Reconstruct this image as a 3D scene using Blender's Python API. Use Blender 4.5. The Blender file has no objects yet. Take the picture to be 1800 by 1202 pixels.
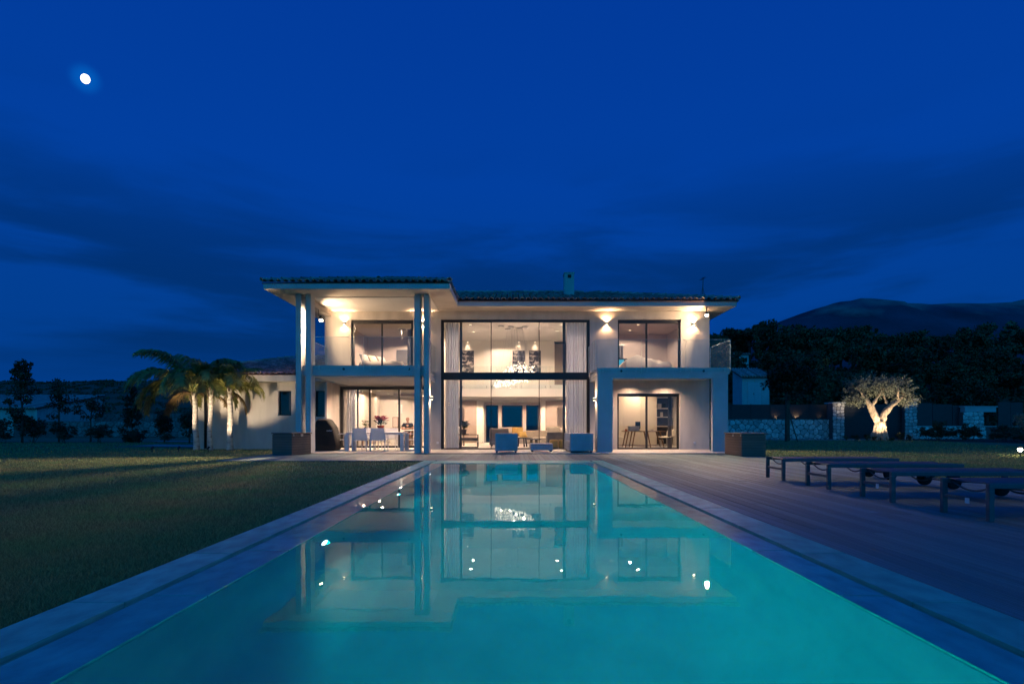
import bpy, math, random
import numpy as np
from mathutils import Vector, Matrix
S = bpy.context.scene
COL = S.collection
R = math.radians
rnd = random.Random(11)

# ------------------------------------------------------------------ camera
cam_data = bpy.data.cameras.new('camera')
cam = bpy.data.objects.new('camera', cam_data)
COL.objects.link(cam)
cam.location = (0, 0, 1.0)
cam.rotation_euler = (R(90), 0, 0)
cam_data.sensor_width = 36
cam_data.lens = 19.2
cam_data.shift_y = 0.0817
cam_data.clip_start = 0.05
cam_data.clip_end = 20000
S.camera = cam

# ------------------------------------------------------------------ sky (dusk, afterglow in the west, behind the camera)
W = bpy.data.worlds.new('World')
S.world = W
W.use_nodes = True
nt = W.node_tree
nt.nodes.clear()
def wn(t, **k):
    n = nt.nodes.new(t)
    for a, b in k.items(): setattr(n, a, b)
    return n
def wl_(a, b): nt.links.new(a, b)
tc = wn('ShaderNodeTexCoord')
sep = wn('ShaderNodeSeparateXYZ'); wl_(tc.outputs['Generated'], sep.inputs[0])
def mr(src, a, b, c=0.0, d=1.0, smooth=True):
    n = wn('ShaderNodeMapRange')
    n.interpolation_type = 'SMOOTHSTEP' if smooth else 'LINEAR'
    n.inputs[1].default_value = a; n.inputs[2].default_value = b
    n.inputs[3].default_value = c; n.inputs[4].default_value = d
    wl_(src, n.inputs[0]); return n.outputs[0]
ramp = wn('ShaderNodeValToRGB'); wl_(sep.outputs['Z'], ramp.inputs[0])
els = ramp.color_ramp.elements
els[0].position = 0.0; els[0].color = (0.0006, 0.046, 0.25, 1)
els[1].position = 0.18; els[1].color = (0.0006, 0.049, 0.285, 1)
e = els.new(0.40); e.color = (0.0006, 0.050, 0.345, 1)
e = els.new(0.62); e.color = (0.0006, 0.043, 0.325, 1)
e = els.new(1.0); e.color = (0.0006, 0.034, 0.27, 1)
ramp2 = wn('ShaderNodeValToRGB'); wl_(sep.outputs['Z'], ramp2.inputs[0])
els = ramp2.color_ramp.elements
els[0].position = 0.0; els[0].color = (0.008, 0.33, 0.78, 1)
els[1].position = 1.0; els[1].color = (0.0006, 0.034, 0.27, 1)
e = els.new(0.35); e.color = (0.003, 0.24, 0.66, 1)
west = mr(sep.outputs['Y'], 0.15, -0.75)
mixw = wn('ShaderNodeMix', data_type='RGBA'); wl_(west, mixw.inputs[0])
wl_(ramp.outputs[0], mixw.inputs[6]); wl_(ramp2.outputs[0], mixw.inputs[7])
# thin dark cloud bands
mp = wn('ShaderNodeMapping'); mp.inputs['Scale'].default_value = (1.5, 1.5, 8.0); mp.inputs['Location'].default_value = (0.4, 5.0, 2.1)
wl_(tc.outputs['Generated'], mp.inputs[0])
nz = wn('ShaderNodeTexNoise'); nz.inputs['Scale'].default_value = 1.0; nz.inputs['Detail'].default_value = 6; nz.inputs['Roughness'].default_value = 0.55
nz.inputs['Distortion'].default_value = 0.35
wl_(mp.outputs[0], nz.inputs['Vector'])
cl = mr(nz.outputs[0], 0.47, 0.63)
lo = mr(sep.outputs['Z'], 0.02, 0.14); hi = mr(sep.outputs['Z'], 0.48, 0.22)
m1 = wn('ShaderNodeMath', operation='MULTIPLY'); wl_(cl, m1.inputs[0]); wl_(lo, m1.inputs[1])
m2 = wn('ShaderNodeMath', operation='MULTIPLY'); wl_(m1.outputs[0], m2.inputs[0]); wl_(hi, m2.inputs[1])
m3 = wn('ShaderNodeMath', operation='MULTIPLY'); wl_(m2.outputs[0], m3.inputs[0]); m3.inputs[1].default_value = 0.74
mixc = wn('ShaderNodeMix', data_type='RGBA', blend_type='MULTIPLY'); wl_(m3.outputs[0], mixc.inputs[0])
wl_(mixw.outputs[2], mixc.inputs[6]); mixc.inputs[7].default_value = (0.6, 0.50, 0.42, 1)
md_ = Vector(((150-900)/960, 1, (748-139)/960)).normalized()
dp = wn('ShaderNodeVectorMath', operation='DOT_PRODUCT'); wl_(tc.outputs['Generated'], dp.inputs[0]); dp.inputs[1].default_value = md_
au = mr(dp.outputs['Value'], math.cos(R(1.5)), 1.0)
au2 = wn('ShaderNodeMath', operation='POWER'); wl_(au, au2.inputs[0]); au2.inputs[1].default_value = 3.5
mixm = wn('ShaderNodeMix', data_type='RGBA', blend_type='ADD'); wl_(au2.outputs[0], mixm.inputs[0]); wl_(mixc.outputs[2], mixm.inputs[6]); mixm.inputs[7].default_value = (.0, .05, .14, 1)
bg = wn('ShaderNodeBackground'); wl_(mixm.outputs[2], bg.inputs[0]); bg.inputs[1].default_value = 1.0
out = wn('ShaderNodeOutputWorld'); wl_(bg.outputs[0], out.inputs[0])

# ------------------------------------------------------------------ exposure and renderer
S.view_settings.view_transform = 'Standard'
S.view_settings.look = 'None'
S.view_settings.exposure = 0
S.view_settings.gamma = 1
S.view_settings.use_curve_mapping = False
cy = S.cycles
cy.use_denoising = True
cy.max_bounces = 10; cy.diffuse_bounces = 4; cy.glossy_bounces = 6; cy.transmission_bounces = 8; cy.transparent_max_bounces = 24
cy.sample_clamp_indirect = 3.0
cy.sample_clamp_direct = 0
cy.blur_glossy = 0.4
cy.caustics_reflective = False
cy.caustics_refractive = True

# ------------------------------------------------------------------ helpers
PX0, PY0, FL = 900.0, 748.0, 960.0
def P(px, py, D):
    return Vector(((px-PX0)/FL*D, D, 1+(PY0-py)/FL*D))
def wloc(o):
    v = Vector((0, 0, 0))
    while o is not None:
        v += o.location; o = o.parent
    return v
def np_mesh(name, V, F):
    V = np.asarray(V, dtype=np.float32); F = np.asarray(F, dtype=np.int32)
    me = bpy.data.meshes.new(name)
    k = F.shape[1]
    me.vertices.add(len(V)); me.vertices.foreach_set('co', V.ravel())
    me.loops.add(F.size); me.loops.foreach_set('vertex_index', F.ravel())
    me.polygons.add(len(F)); me.polygons.foreach_set('loop_start', np.arange(0, F.size, k, dtype=np.int32))
    me.update(calc_edges=True); me.validate()
    return me
def link(name, me, m, parent=None, loc=None):
    o = bpy.data.objects.new(name, me); COL.objects.link(o)
    if m is not None and (len(me.materials) == 0): me.materials.append(m)
    if parent is not None: o.parent = parent
    if loc is not None: o.location = loc
    return o
def np_obj(name, V, F, m, parent=None):
    V = np.asarray(V, dtype=np.float32)
    if parent is not None: V = V - np.array(wloc(parent), dtype=np.float32)
    return link(name, np_mesh(name, V, F), m, parent)
class MB:
    def __init__(s): s.v = []; s.f = []
    def add(s, vs, fs):
        b = len(s.v); s.v += [tuple(v) for v in vs]; s.f += [tuple(i+b for i in f) for f in fs]
        return s
    def box(s, x0, x1, y0, y1, z0, z1):
        if x0 > x1: x0, x1 = x1, x0
        if y0 > y1: y0, y1 = y1, y0
        if z0 > z1: z0, z1 = z1, z0
        return s.add([(x0,y0,z0),(x1,y0,z0),(x1,y1,z0),(x0,y1,z0),(x0,y0,z1),(x1,y0,z1),(x1,y1,z1),(x0,y1,z1)],
              [(0,3,2,1),(4,5,6,7),(0,1,5,4),(1,2,6,5),(2,3,7,6),(3,0,4,7)])
    def cbox(s, x0, x1, y0, y1, z0, z1, c):
        """box with chamfered top edges"""
        return s.add([(x0,y0,z0),(x1,y0,z0),(x1,y1,z0),(x0,y1,z0),(x0,y0,z1-c),(x1,y0,z1-c),(x1,y1,z1-c),(x0,y1,z1-c),
               (x0+c,y0+c,z1),(x1-c,y0+c,z1),(x1-c,y1-c,z1),(x0+c,y1-c,z1)],
              [(0,3,2,1),(0,1,5,4),(1,2,6,5),(2,3,7,6),(3,0,4,7),(4,5,9,8),(5,6,10,9),(6,7,11,10),(7,4,8,11),(8,9,10,11)])
    def quad(s, a, b, c, d): return s.add([a,b,c,d],[(0,1,2,3)])
    def poly(s, pts): return s.add(pts, [tuple(range(len(pts)))])
    def prism(s, pts, z0, z1):
        n = len(pts)
        vs = [(x,y,z0) for x,y in pts] + [(x,y,z1) for x,y in pts]
        fs = [tuple(range(n-1,-1,-1)), tuple(range(n,2*n))] + [(i,(i+1)%n,n+(i+1)%n,n+i) for i in range(n)]
        return s.add(vs, fs)
    def extrude(s, pts, d):
        """closed 3d polygon moved along vector d"""
        n = len(pts); d = Vector(d)
        vs = [Vector(p) for p in pts] + [Vector(p)+d for p in pts]
        fs = [tuple(range(n-1,-1,-1)), tuple(range(n,2*n))] + [(i,(i+1)%n,n+(i+1)%n,n+i) for i in range(n)]
        return s.add(vs, fs)
    def tube(s, pts, rad, n=8, caps=True):
        pts = [Vector(p) for p in pts]
        if not hasattr(rad, '__len__'): rad = [rad]*len(pts)
        vs = []; fs = []
        prev = None
        for i, p in enumerate(pts):
            t = (pts[min(i+1,len(pts)-1)] - pts[max(i-1,0)])
            if t.length < 1e-9: t = Vector((0,0,1))
            t.normalize()
            if prev is None:
                a = Vector((1,0,0)) if abs(t.x) < .9 else Vector((0,1,0))
                u = t.cross(a).normalized()
            else:
                u = (prev - t*prev.dot(t))
                u = u.normalized() if u.length > 1e-6 else t.orthogonal().normalized()
            prev = u; w = t.cross(u)
            for k in range(n):
                an = 2*math.pi*k/n
                vs.append(p + (u*math.cos(an) + w*math.sin(an))*rad[i])
        for i in range(len(pts)-1):
            for k in range(n):
                fs.append((i*n+k, i*n+(k+1)%n, (i+1)*n+(k+1)%n, (i+1)*n+k))
        if caps:
            fs.append(tuple(range(n-1,-1,-1))); fs.append(tuple(range((len(pts)-1)*n, len(pts)*n)))
        return s.add(vs, fs)
    def bar(s, a, b, w, h=None):
        """square bar from a to b"""
        a = Vector(a); b = Vector(b); h = h or w
        t = (b-a).normalized()
        u = t.cross(Vector((0,0,1)))
        u = Vector((1,0,0)) if u.length < 1e-4 else u.normalized()
        q = u.cross(t)
        vs = []
        for p in (a, b):
            for du, dq in ((-1,-1),(1,-1),(1,1),(-1,1)): vs.append(p + u*du*w/2 + q*dq*h/2)
        return s.add(vs, [(0,3,2,1),(4,5,6,7),(0,1,5,4),(1,2,6,5),(2,3,7,6),(3,0,4,7)])
    def lathe(s, c, prof, n=16):
        vs = []; fs = []
        for r, z in prof:
            for k in range(n):
                a = 2*math.pi*k/n
                vs.append((c[0]+r*math.cos(a), c[1]+r*math.sin(a), c[2]+z))
        for i in range(len(prof)-1):
            for k in range(n):
                fs.append((i*n+k, i*n+(k+1)%n, (i+1)*n+(k+1)%n, (i+1)*n+k))
        if prof[0][0] > 1e-4: fs.append(tuple(range(n-1,-1,-1)))
        if prof[-1][0] > 1e-4: fs.append(tuple(range((len(prof)-1)*n, len(prof)*n)))
        return s.add(vs, fs)
    def sphere(s, c, r, n=12, m=8, sx=1, sy=1, sz=1):
        vs = [(c[0],c[1],c[2]-r*sz)]; fs = []
        for j in range(1, m):
            ph = -math.pi/2 + math.pi*j/m
            for k in range(n):
                a = 2*math.pi*k/n
                vs.append((c[0]+r*sx*math.cos(ph)*math.cos(a), c[1]+r*sy*math.cos(ph)*math.sin(a), c[2]+r*sz*math.sin(ph)))
        vs.append((c[0],c[1],c[2]+r*sz))
        for k in range(n): fs.append((0, 1+(k+1)%n, 1+k))
        for j in range(m-2):
            for k in range(n): fs.append((1+j*n+k, 1+j*n+(k+1)%n, 1+(j+1)*n+(k+1)%n, 1+(j+1)*n+k))
        b = 1+(m-2)*n
        for k in range(n): fs.append((b+k, b+(k+1)%n, len(vs)-1))
        return s.add(vs, fs)
    def cushion(s, c, w, d, h, n=8, p=2.6):
        """pillow: superellipse slab, centre c, size w x d x h"""
        vs = []; fs = []
        for side in (1, -1):
            b = len(vs)
            for i in range(n+1):
                for j in range(n+1):
                    u = -1+2*i/n; v = -1+2*j/n
                    t = max(0, (1-abs(u)**p)*(1-abs(v)**p))**.5
                    k = 1-.06*(1-abs(u))*(abs(v)**3)-.06*(1-abs(v))*(abs(u)**3)
                    vs.append((c[0]+u*w/2*k, c[1]+v*d/2*k, c[2]+side*h/2*(.12+.88*t) if 0 < i < n and 0 < j < n else c[2]))
            for i in range(n):
                for j in range(n):
                    q = (b+i*(n+1)+j, b+(i+1)*(n+1)+j, b+(i+1)*(n+1)+j+1, b+i*(n+1)+j+1)
                    fs.append(q if side == 1 else q[::-1])
        return s.add(vs, fs)
    def xf(s, M):
        s.v = [tuple(M @ Vector(v)) for v in s.v]; return s
    def build(s, name, m, parent=None, smooth=False, bevel=0, seg=2):
        off = wloc(parent) if parent is not None else Vector((0,0,0))
        me = bpy.data.meshes.new(name)
        me.from_pydata([(v[0]-off.x, v[1]-off.y, v[2]-off.z) for v in s.v], [], s.f)
        me.update()
        if smooth:
            me.polygons.foreach_set('use_smooth', [True]*len(me.polygons))
        o = link(name, me, m, parent)
        if bevel:
            b = o.modifiers.new('bevel', 'BEVEL'); b.width = bevel; b.segments = seg; b.limit_method = 'ANGLE'; b.angle_limit = R(40)
        return o
def tag(o, label=None, cat=None, group=None, kind=None):
    if label: o['label'] = label
    if cat: o['category'] = cat
    if group: o['group'] = group
    if kind: o['kind'] = kind
    return o
def thing(name, label, cat, loc=(0,0,0), rotz=0, group=None):
    o = bpy.data.objects.new(name, None); COL.objects.link(o)
    o.empty_display_size = .1
    o.location = loc; o.rotation_euler = (0, 0, rotz)
    return tag(o, label, cat, group)
def kids(o): return [c for c in bpy.data.objects if c.parent == o]
def copy_tree(o, loc=None, rotz=None, label=None, scale=None, parent=None):
    c = o.copy(); COL.objects.link(c)
    if parent is not None: c.parent = parent
    if loc is not None: c.location = loc
    if rotz is not None: c.rotation_euler = (0, 0, rotz)
    if scale is not None: c.scale = scale if hasattr(scale, '__len__') else (scale,)*3
    if label: c['label'] = label
    for ch in list(o.children): copy_tree(ch, parent=c)
    return c
def wall_mb(mb, u0, u1, z0, z1, t0, t1, openings, axis='x'):
    """wall spanning u (x or y) and z, thick t0..t1, rectangular openings (ua,ub,za,zb), shell faces only"""
    us = sorted(set([u0,u1]+[q for o in openings for q in o[:2] if u0 < q < u1]))
    zs = sorted(set([z0,z1]+[q for o in openings for q in o[2:] if z0 < q < z1]))
    def solid(i, j):
        if i < 0 or j < 0 or i >= len(us)-1 or j >= len(zs)-1: return False
        cu = (us[i]+us[i+1])/2; cz = (zs[j]+zs[j+1])/2
        return not any(a < cu < b and c < cz < d for a,b,c,d in openings)
    def pt(u, t, z): return (u,t,z) if axis == 'x' else (t,u,z)
    for i in range(len(us)-1):
        for j in range(len(zs)-1):
            if not solid(i,j): continue
            a,b,c,d = us[i],us[i+1],zs[j],zs[j+1]
            mb.quad(pt(a,t0,c),pt(b,t0,c),pt(b,t0,d),pt(a,t0,d))
            mb.quad(pt(b,t1,c),pt(a,t1,c),pt(a,t1,d),pt(b,t1,d))
            if not solid(i-1,j): mb.quad(pt(a,t1,c),pt(a,t0,c),pt(a,t0,d),pt(a,t1,d))
            if not solid(i+1,j): mb.quad(pt(b,t0,c),pt(b,t1,c),pt(b,t1,d),pt(b,t0,d))
            if not solid(i,j-1): mb.quad(pt(a,t0,c),pt(a,t1,c),pt(b,t1,c),pt(b,t0,c))
            if not solid(i,j+1): mb.quad(pt(a,t0,d),pt(b,t0,d),pt(b,t1,d),pt(a,t1,d))
    return mb

# ------------------------------------------------------------------ materials
def mat(name, col, rough=.6, var=.12, vscale=4.0, bump=0.0, bscale=40.0, metal=0.0, spec=.5, rand=0.0, island=0.0,
        col2=None, detail=4, stretch=(1,1,1), coat=0.0, dist=.01, sheen=0.0, transl=0.0, film=False):
    m = bpy.data.materials.new(name); m.use_nodes = True
    t = m.node_tree; t.nodes.clear()
    N = lambda ty, **k: [setattr(n, a, b) or n for n in [t.nodes.new(ty)] for a, b in (k.items() or [('label','')])][0]
    L = t.links.new
    b = t.nodes.new('ShaderNodeBsdfPrincipled')
    o = t.nodes.new('ShaderNodeOutputMaterial'); L(b.outputs[0], o.inputs[0])
    c1 = (*col, 1); c2 = (*(col2 or tuple(x*(1-2*var) for x in col)), 1)
    if not col2: c1 = (*tuple(min(1, x*(1+var)) for x in col), 1)
    tcn = t.nodes.new('ShaderNodeTexCoord'); mpn = t.nodes.new('ShaderNodeMapping'); mpn.inputs['Scale'].default_value = stretch
    geo = t.nodes.new('ShaderNodeNewGeometry')
    oi = t.nodes.new('ShaderNodeObjectInfo')
    va = t.nodes.new('ShaderNodeVectorMath'); va.operation = 'ADD'
    vm = t.nodes.new('ShaderNodeVectorMath'); vm.operation = 'SCALE'; vm.inputs['Scale'].default_value = 37.0 if rand else 0.0
    cmb = t.nodes.new('ShaderNodeCombineXYZ')
    for q in range(3): L(oi.outputs['Random'], cmb.inputs[q])
    L(cmb.outputs[0], vm.inputs[0])
    L(tcn.outputs['Object'], va.inputs[0]); L(vm.outputs[0], va.inputs[1]); L(va.outputs[0], mpn.inputs[0])
    nz = t.nodes.new('ShaderNodeTexNoise'); nz.inputs['Scale'].default_value = vscale; nz.inputs['Detail'].default_value = detail
    L(mpn.outputs[0], nz.inputs['Vector'])
    mrn = t.nodes.new('ShaderNodeMapRange'); mrn.inputs[1].default_value = .3; mrn.inputs[2].default_value = .7
    L(nz.outputs[0], mrn.inputs[0])
    mx = t.nodes.new('ShaderNodeMix'); mx.data_type = 'RGBA'
    mx.inputs[6].default_value = c1; mx.inputs[7].default_value = c2
    L(mrn.outputs[0], mx.inputs[0])
    colout = mx.outputs[2]
    for amt, src in ((rand, oi.outputs['Random']), (island, geo.outputs['Random Per Island'])):
        if amt:
            hs = t.nodes.new('ShaderNodeHueSaturation')
            r = t.nodes.new('ShaderNodeMapRange'); r.inputs[3].default_value = 1-amt; r.inputs[4].default_value = 1+amt
            L(src, r.inputs[0]); L(r.outputs[0], hs.inputs['Value']); L(colout, hs.inputs['Color'])
            r2 = t.nodes.new('ShaderNodeMath'); r2.operation = 'FRACT'
            r3 = t.nodes.new('ShaderNodeMath'); r3.operation = 'MULTIPLY'; r3.inputs[1].default_value = 13.7
            L(src, r3.inputs[0]); L(r3.outputs[0], r2.inputs[0])
            r4 = t.nodes.new('ShaderNodeMapRange'); r4.inputs[3].default_value = .5-.05*amt; r4.inputs[4].default_value = .5+.05*amt
            L(r2.outputs[0], r4.inputs[0]); L(r4.outputs[0], hs.inputs['Hue'])
            colout = hs.outputs[0]
    L(colout, b.inputs['Base Color'])
    b.inputs['Roughness'].default_value = rough
    b.inputs['Metallic'].default_value = metal
    b.inputs['Specular IOR Level'].default_value = spec
    if film:      # standing water film over the stone: mirror-smooth top layer
        b.inputs['Coat Weight'].default_value = 1.0; b.inputs['Coat Roughness'].default_value = .0; b.inputs['Coat IOR'].default_value = 1.333
    if coat: b.inputs['Coat Weight'].default_value = coat
    if sheen: b.inputs['Sheen Weight'].default_value = sheen
    if bump:
        n2 = t.nodes.new('ShaderNodeTexNoise'); n2.inputs['Scale'].default_value = bscale; n2.inputs['Detail'].default_value = 5
        L(mpn.outputs[0], n2.inputs['Vector'])
        bp = t.nodes.new('ShaderNodeBump'); bp.inputs['Strength'].default_value = bump; bp.inputs['Distance'].default_value = dist
        L(n2.outputs[0], bp.inputs['Height']); L(bp.outputs[0], b.inputs['Normal'])
    if transl:
        tr = t.nodes.new('ShaderNodeBsdfTranslucent'); L(colout, tr.inputs[0])
        ms = t.nodes.new('ShaderNodeMixShader'); ms.inputs[0].default_value = transl
        L(b.outputs[0], ms.inputs[1]); L(tr.outputs[0], ms.inputs[2]); L(ms.outputs[0], o.inputs[0])
    return m
def emit_mat(name, col, strength):
    m = bpy.data.materials.new(name); m.use_nodes = True
    t = m.node_tree; t.nodes.clear()
    e = t.nodes.new('ShaderNodeEmission'); e.inputs[0].default_value = (*col, 1); e.inputs[1].default_value = strength
    o = t.nodes.new('ShaderNodeOutputMaterial'); t.links.new(e.outputs[0], o.inputs[0])
    return m
def pane_mat(name, tint=(.95,.97,.97), boost=1.0):
    """thin pane: fresnel reflection over clear transmission"""
    m = bpy.data.materials.new(name); m.use_nodes = True
    t = m.node_tree; t.nodes.clear(); L = t.links.new
    fr = t.nodes.new('ShaderNodeFresnel'); fr.inputs[0].default_value = 1.5
    mu = t.nodes.new('ShaderNodeMath'); mu.operation = 'MULTIPLY'; mu.inputs[1].default_value = 1.15*boost; mu.use_clamp = True
    ge = t.nodes.new('ShaderNodeNewGeometry'); iv = t.nodes.new('ShaderNodeMath'); iv.operation = 'SUBTRACT'; iv.inputs[0].default_value = 1.0
    L(ge.outputs['Backfacing'], iv.inputs[1])
    fm = t.nodes.new('ShaderNodeMath'); fm.operation = 'MULTIPLY'; L(fr.outputs[0], fm.inputs[0]); L(iv.outputs[0], fm.inputs[1]); L(fm.outputs[0], mu.inputs[0])
    tr = t.nodes.new('ShaderNodeBsdfTransparent'); tr.inputs[0].default_value = (*tint, 1)
    gl = t.nodes.new('ShaderNodeBsdfGlossy'); gl.inputs['Roughness'].default_value = 0.01
    ms = t.nodes.new('ShaderNodeMixShader'); L(mu.outputs[0], ms.inputs[0]); L(tr.outputs[0], ms.inputs[1]); L(gl.outputs[0], ms.inputs[2])
    o = t.nodes.new('ShaderNodeOutputMaterial'); L(ms.outputs[0], o.inputs[0])
    return m

M = {}
M['stucco'] = mat('stucco', (.57,.52,.47), .9, .10, 1.4, .3, 90, dist=.004, stretch=(1.5,1.5,.45), detail=7)
M['concrete'] = mat('concrete', (.50,.52,.52), .85, .06, 1.6, .2, 60, dist=.004)
M['soffit'] = mat('soffit', (.62,.56,.50), .85, .05, 2.0, .1, 40, dist=.003)
M['white_ceiling'] = mat('white_ceiling', (.86,.83,.79), .8, .03, 1.0)
M['roof_base'] = mat('roof_base', (.16,.08,.055), .9, .2, 3)
M['roof_tile'] = mat('roof_tile', (.50,.34,.30), .85, .2, 9, .4, 60, rand=.35, dist=.004)
M['roof_tile_stuff'] = mat('roof_tile_stuff', (.50,.34,.30), .85, .2, 3, .4, 60, island=.35, dist=.004)
M['black_alu'] = mat('black_alu', (.012,.012,.014), .35, .1, 3)
M['grey_alu'] = mat('grey_alu', (.075,.10,.115), .45, .1, 8, .05, 80)
M['steel'] = mat('steel', (.55,.55,.55), .3, .05, 5, metal=1)
M['pane'] = pane_mat('pane')
M['rail_glass'] = pane_mat('rail_glass', (.94,.97,.965), .9)
M['terrace'] = mat('terrace', (.52,.48,.43), .55, .06, 3, .1, 50, rand=.07, dist=.003)
M['plank'] = mat('plank', (.145,.245,.23), .6, .25, 5, .6, 26, rand=.22, stretch=(9,.7,9), dist=.004)
M['deck_under'] = mat('deck_under', (.02,.018,.016), .9)
M['slate'] = mat('slate', (.12,.58,.44), .5, .16, 2.4, .55, 22, rand=.08, stretch=(1,2.2,1), dist=.006)
M['slate_wet'] = mat('slate_wet', (.10,.54,.42), .4, .18, 2.4, .25, 22, rand=.08, stretch=(1,2.2,1), dist=.006, film=True)
M['pool_liner'] = mat('pool_liner', (.26,.46,.46), .75, .16, .9, .2, 12, col2=(.15,.27,.30), detail=8)
M['dark_slot'] = mat('dark_slot', (.015,.017,.02), .8)
M['lawn'] = mat('lawn', (.080,.16,.06), .95, .3, .7, .6, 60, col2=(.12,.13,.06), detail=8)
M['grass'] = mat('grass', (.16,.31,.11), .8, .3, .9, col2=(.38,.30,.13), island=.45, detail=6, transl=.25)
M['hill'] = mat('hill', (.030,.085,.034), .95, .3, .06, .5, 1.2, col2=(.085,.085,.045), detail=10, stretch=(.35,1,1))
M['mountain'] = mat('mountain', (.05,.055,.085), .95, .3, .004, .6, .02, detail=10, dist=5)  # rock colour shifted bluer to carry the distance haze
M['paving'] = mat('paving', (.30,.30,.29), .85, .1, 1.2, .2, 40)
M['stone'] = mat('stone', (.66,.63,.58), .9, .2, 6, .7, 14, rand=.32, dist=.02)
M['stone_dark'] = mat('stone_dark', (.24,.235,.22), .9, .2, 6, .7, 14, rand=.32, dist=.02)
M['mortar'] = mat('mortar', (.12,.115,.11), .95, .1, 8, .4, 40)
M['fence_panel'] = mat('fence_panel', (.030,.032,.036), .5, .1, 4, rand=.12)
M['gate'] = mat('gate', (.022,.025,.030), .5, .1, 4)
M['sheer'] = mat('sheer', (.86,.87,.93), .9, .03, 2, transl=.4)
M['curtain_dark'] = mat('curtain_dark', (.10,.095,.11), .9, .1, 3)
M['inner_wall'] = mat('inner_wall', (.80,.76,.69), .8, .03, 1)
M['inner_white'] = mat('inner_white', (.78,.76,.72), .7, .02, 1)
M['mauve'] = mat('mauve', (.52,.44,.42), .85, .05, 1)
M['inner_floor'] = mat('inner_floor', (.70,.64,.57), .35, .06, 1.5)
M['brown_wall'] = mat('brown_wall', (.34,.27,.23), .8, .06, 2)
M['wood'] = mat('wood', (.22,.12,.065), .5, .25, 3, .1, 20, stretch=(8,1,8))
M['dark_wood'] = mat('dark_wood', (.05,.035,.028), .5, .2, 3, stretch=(6,1,6))
M['cream'] = mat('cream', (.62,.54,.43), .95, .08, 5, .25, 120, sheen=.2)
M['yellow'] = mat('yellow', (.62,.40,.12), .95, .1, 4, .2, 90, sheen=.2)
M['grey_fabric'] = mat('grey_fabric', (.20,.19,.19), .95, .08, 5, .25, 140)
M['outdoor_fabric'] = mat('outdoor_fabric', (.40,.43,.46), .9, .07, 3, .2, 160)
M['outdoor_dark'] = mat('outdoor_dark', (.04,.06,.08), .6, .08, 3, .1, 160)
M['linen'] = mat('linen', (.62,.55,.50), .95, .06, 3, .3, 25)
M['white_paint'] = mat('white_paint', (.74,.74,.75), .45, .03, 2)
M['white_sling'] = mat('white_sling', (.82,.83,.85), .8, .05, 40, .2, 200, transl=.45)
M['shell'] = mat('shell', (.74,.66,.52), .4, .02, 2)
M['box_plastic'] = mat('box_plastic', (.17,.11,.085), .5, .12, 2.5, .15, 30, stretch=(.4,.4,6))
M['cover'] = mat('cover', (.005,.005,.0055), .8, .2, 3, .5, 7, dist=.03)
M['skin'] = mat('skin', (.40,.22,.15), .6, .06, 8)
M['shirt'] = mat('shirt', (.018,.02,.03), .9, .1, 8)
M['red'] = mat('red', (.36,.012,.018), .6, .3, 9, island=.3, transl=.2)
M['leaf'] = mat('leaf', (.045,.075,.025), .6, .2, 3, island=.4, transl=.25)
M['leaf_dark'] = mat('leaf_dark', (.030,.042,.018), .7, .25, 1.2, island=.45, transl=.15)
M['leaf_forest'] = mat('leaf_forest', (.050,.090,.036), .8, .3, .5, island=.5, rand=.35)
M['scrub'] = mat('scrub', (.065,.10,.045), .8, .25, .3, island=.4, transl=.2)
M['leaf_olive'] = mat('leaf_olive', (.22,.24,.165), .6, .15, 2, island=.35, transl=.2)
M['leaf_bush'] = mat('leaf_bush', (.050,.066,.030), .7, .25, 1.5, island=.45, rand=.3, transl=.15)
M['frond'] = mat('frond', (.27,.27,.07), .55, .2, 2, island=.3, rand=.25, transl=.25)
M['frond_dry'] = mat('frond_dry', (.20,.13,.055), .7, .2, 2, island=.3, transl=.2)
M['palm_trunk'] = mat('palm_trunk', (.55,.49,.43), .95, .25, 5, .8, 14, stretch=(1,1,3), dist=.03)
M['bark'] = mat('bark', (.12,.085,.06), .95, .25, 6, .9, 12, stretch=(2,2,.6), dist=.03)
M['olive_bark'] = mat('olive_bark', (.44,.34,.24), .95, .3, 5, 1.0, 9, stretch=(2.2,2.2,.5), dist=.06)
M['terracotta'] = mat('terracotta', (.3,.13,.08), .8, .1, 4)
M['glass_edge_highlight'] = mat('glass_edge_highlight', (.55,.66,.66), .25, .03, 3, transl=.3)  # pale strips painted as the highlight along the rail glass edges
M['blind'] = mat('blind', (.03,.03,.034), .9, .1, 3)
M['lamp_warm'] = emit_mat('lamp_warm', (1.0,.74,.45), 14)
M['lamp_flood'] = emit_mat('lamp_flood', (1.0,.80,.52), 60)
M['lamp_sconce'] = emit_mat('lamp_sconce', (1.0,.72,.42), 16)
M['lamp_drop'] = emit_mat('lamp_drop', (1.0,.76,.56), 2.6)
M['lamp_shade'] = emit_mat('lamp_shade', (1.0,.82,.60), 1.3)
M['lamp_pool'] = emit_mat('lamp_pool', (.75,1.0,1.0), 6)
M['screen'] = emit_mat('screen', (.10,.52,.72), .8)  # emission paints the blue sky reflections in both bedrooms
M['moon'] = emit_mat('moon', (1.0,.98,.93), 2.6)
WARM = (1.0,.57,.29)
WARM2 = (1.0,.665,.455)
def spot(name, loc, aim, watts, ang, blend=.5, col=WARM, size=.03, parent=None):
    d = bpy.data.lights.new(name, 'SPOT'); d.energy = watts; d.color = col; d.spot_size = R(ang); d.spot_blend = blend; d.shadow_soft_size = size
    o = bpy.data.objects.new(name, d); COL.objects.link(o)
    o.rotation_euler = (Vector(aim)-Vector(loc)).to_track_quat('-Z', 'Y').to_euler()
    o.location = Vector(loc) - (wloc(parent) if parent else Vector((0,0,0)))
    if parent: o.parent = parent
    return o
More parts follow.
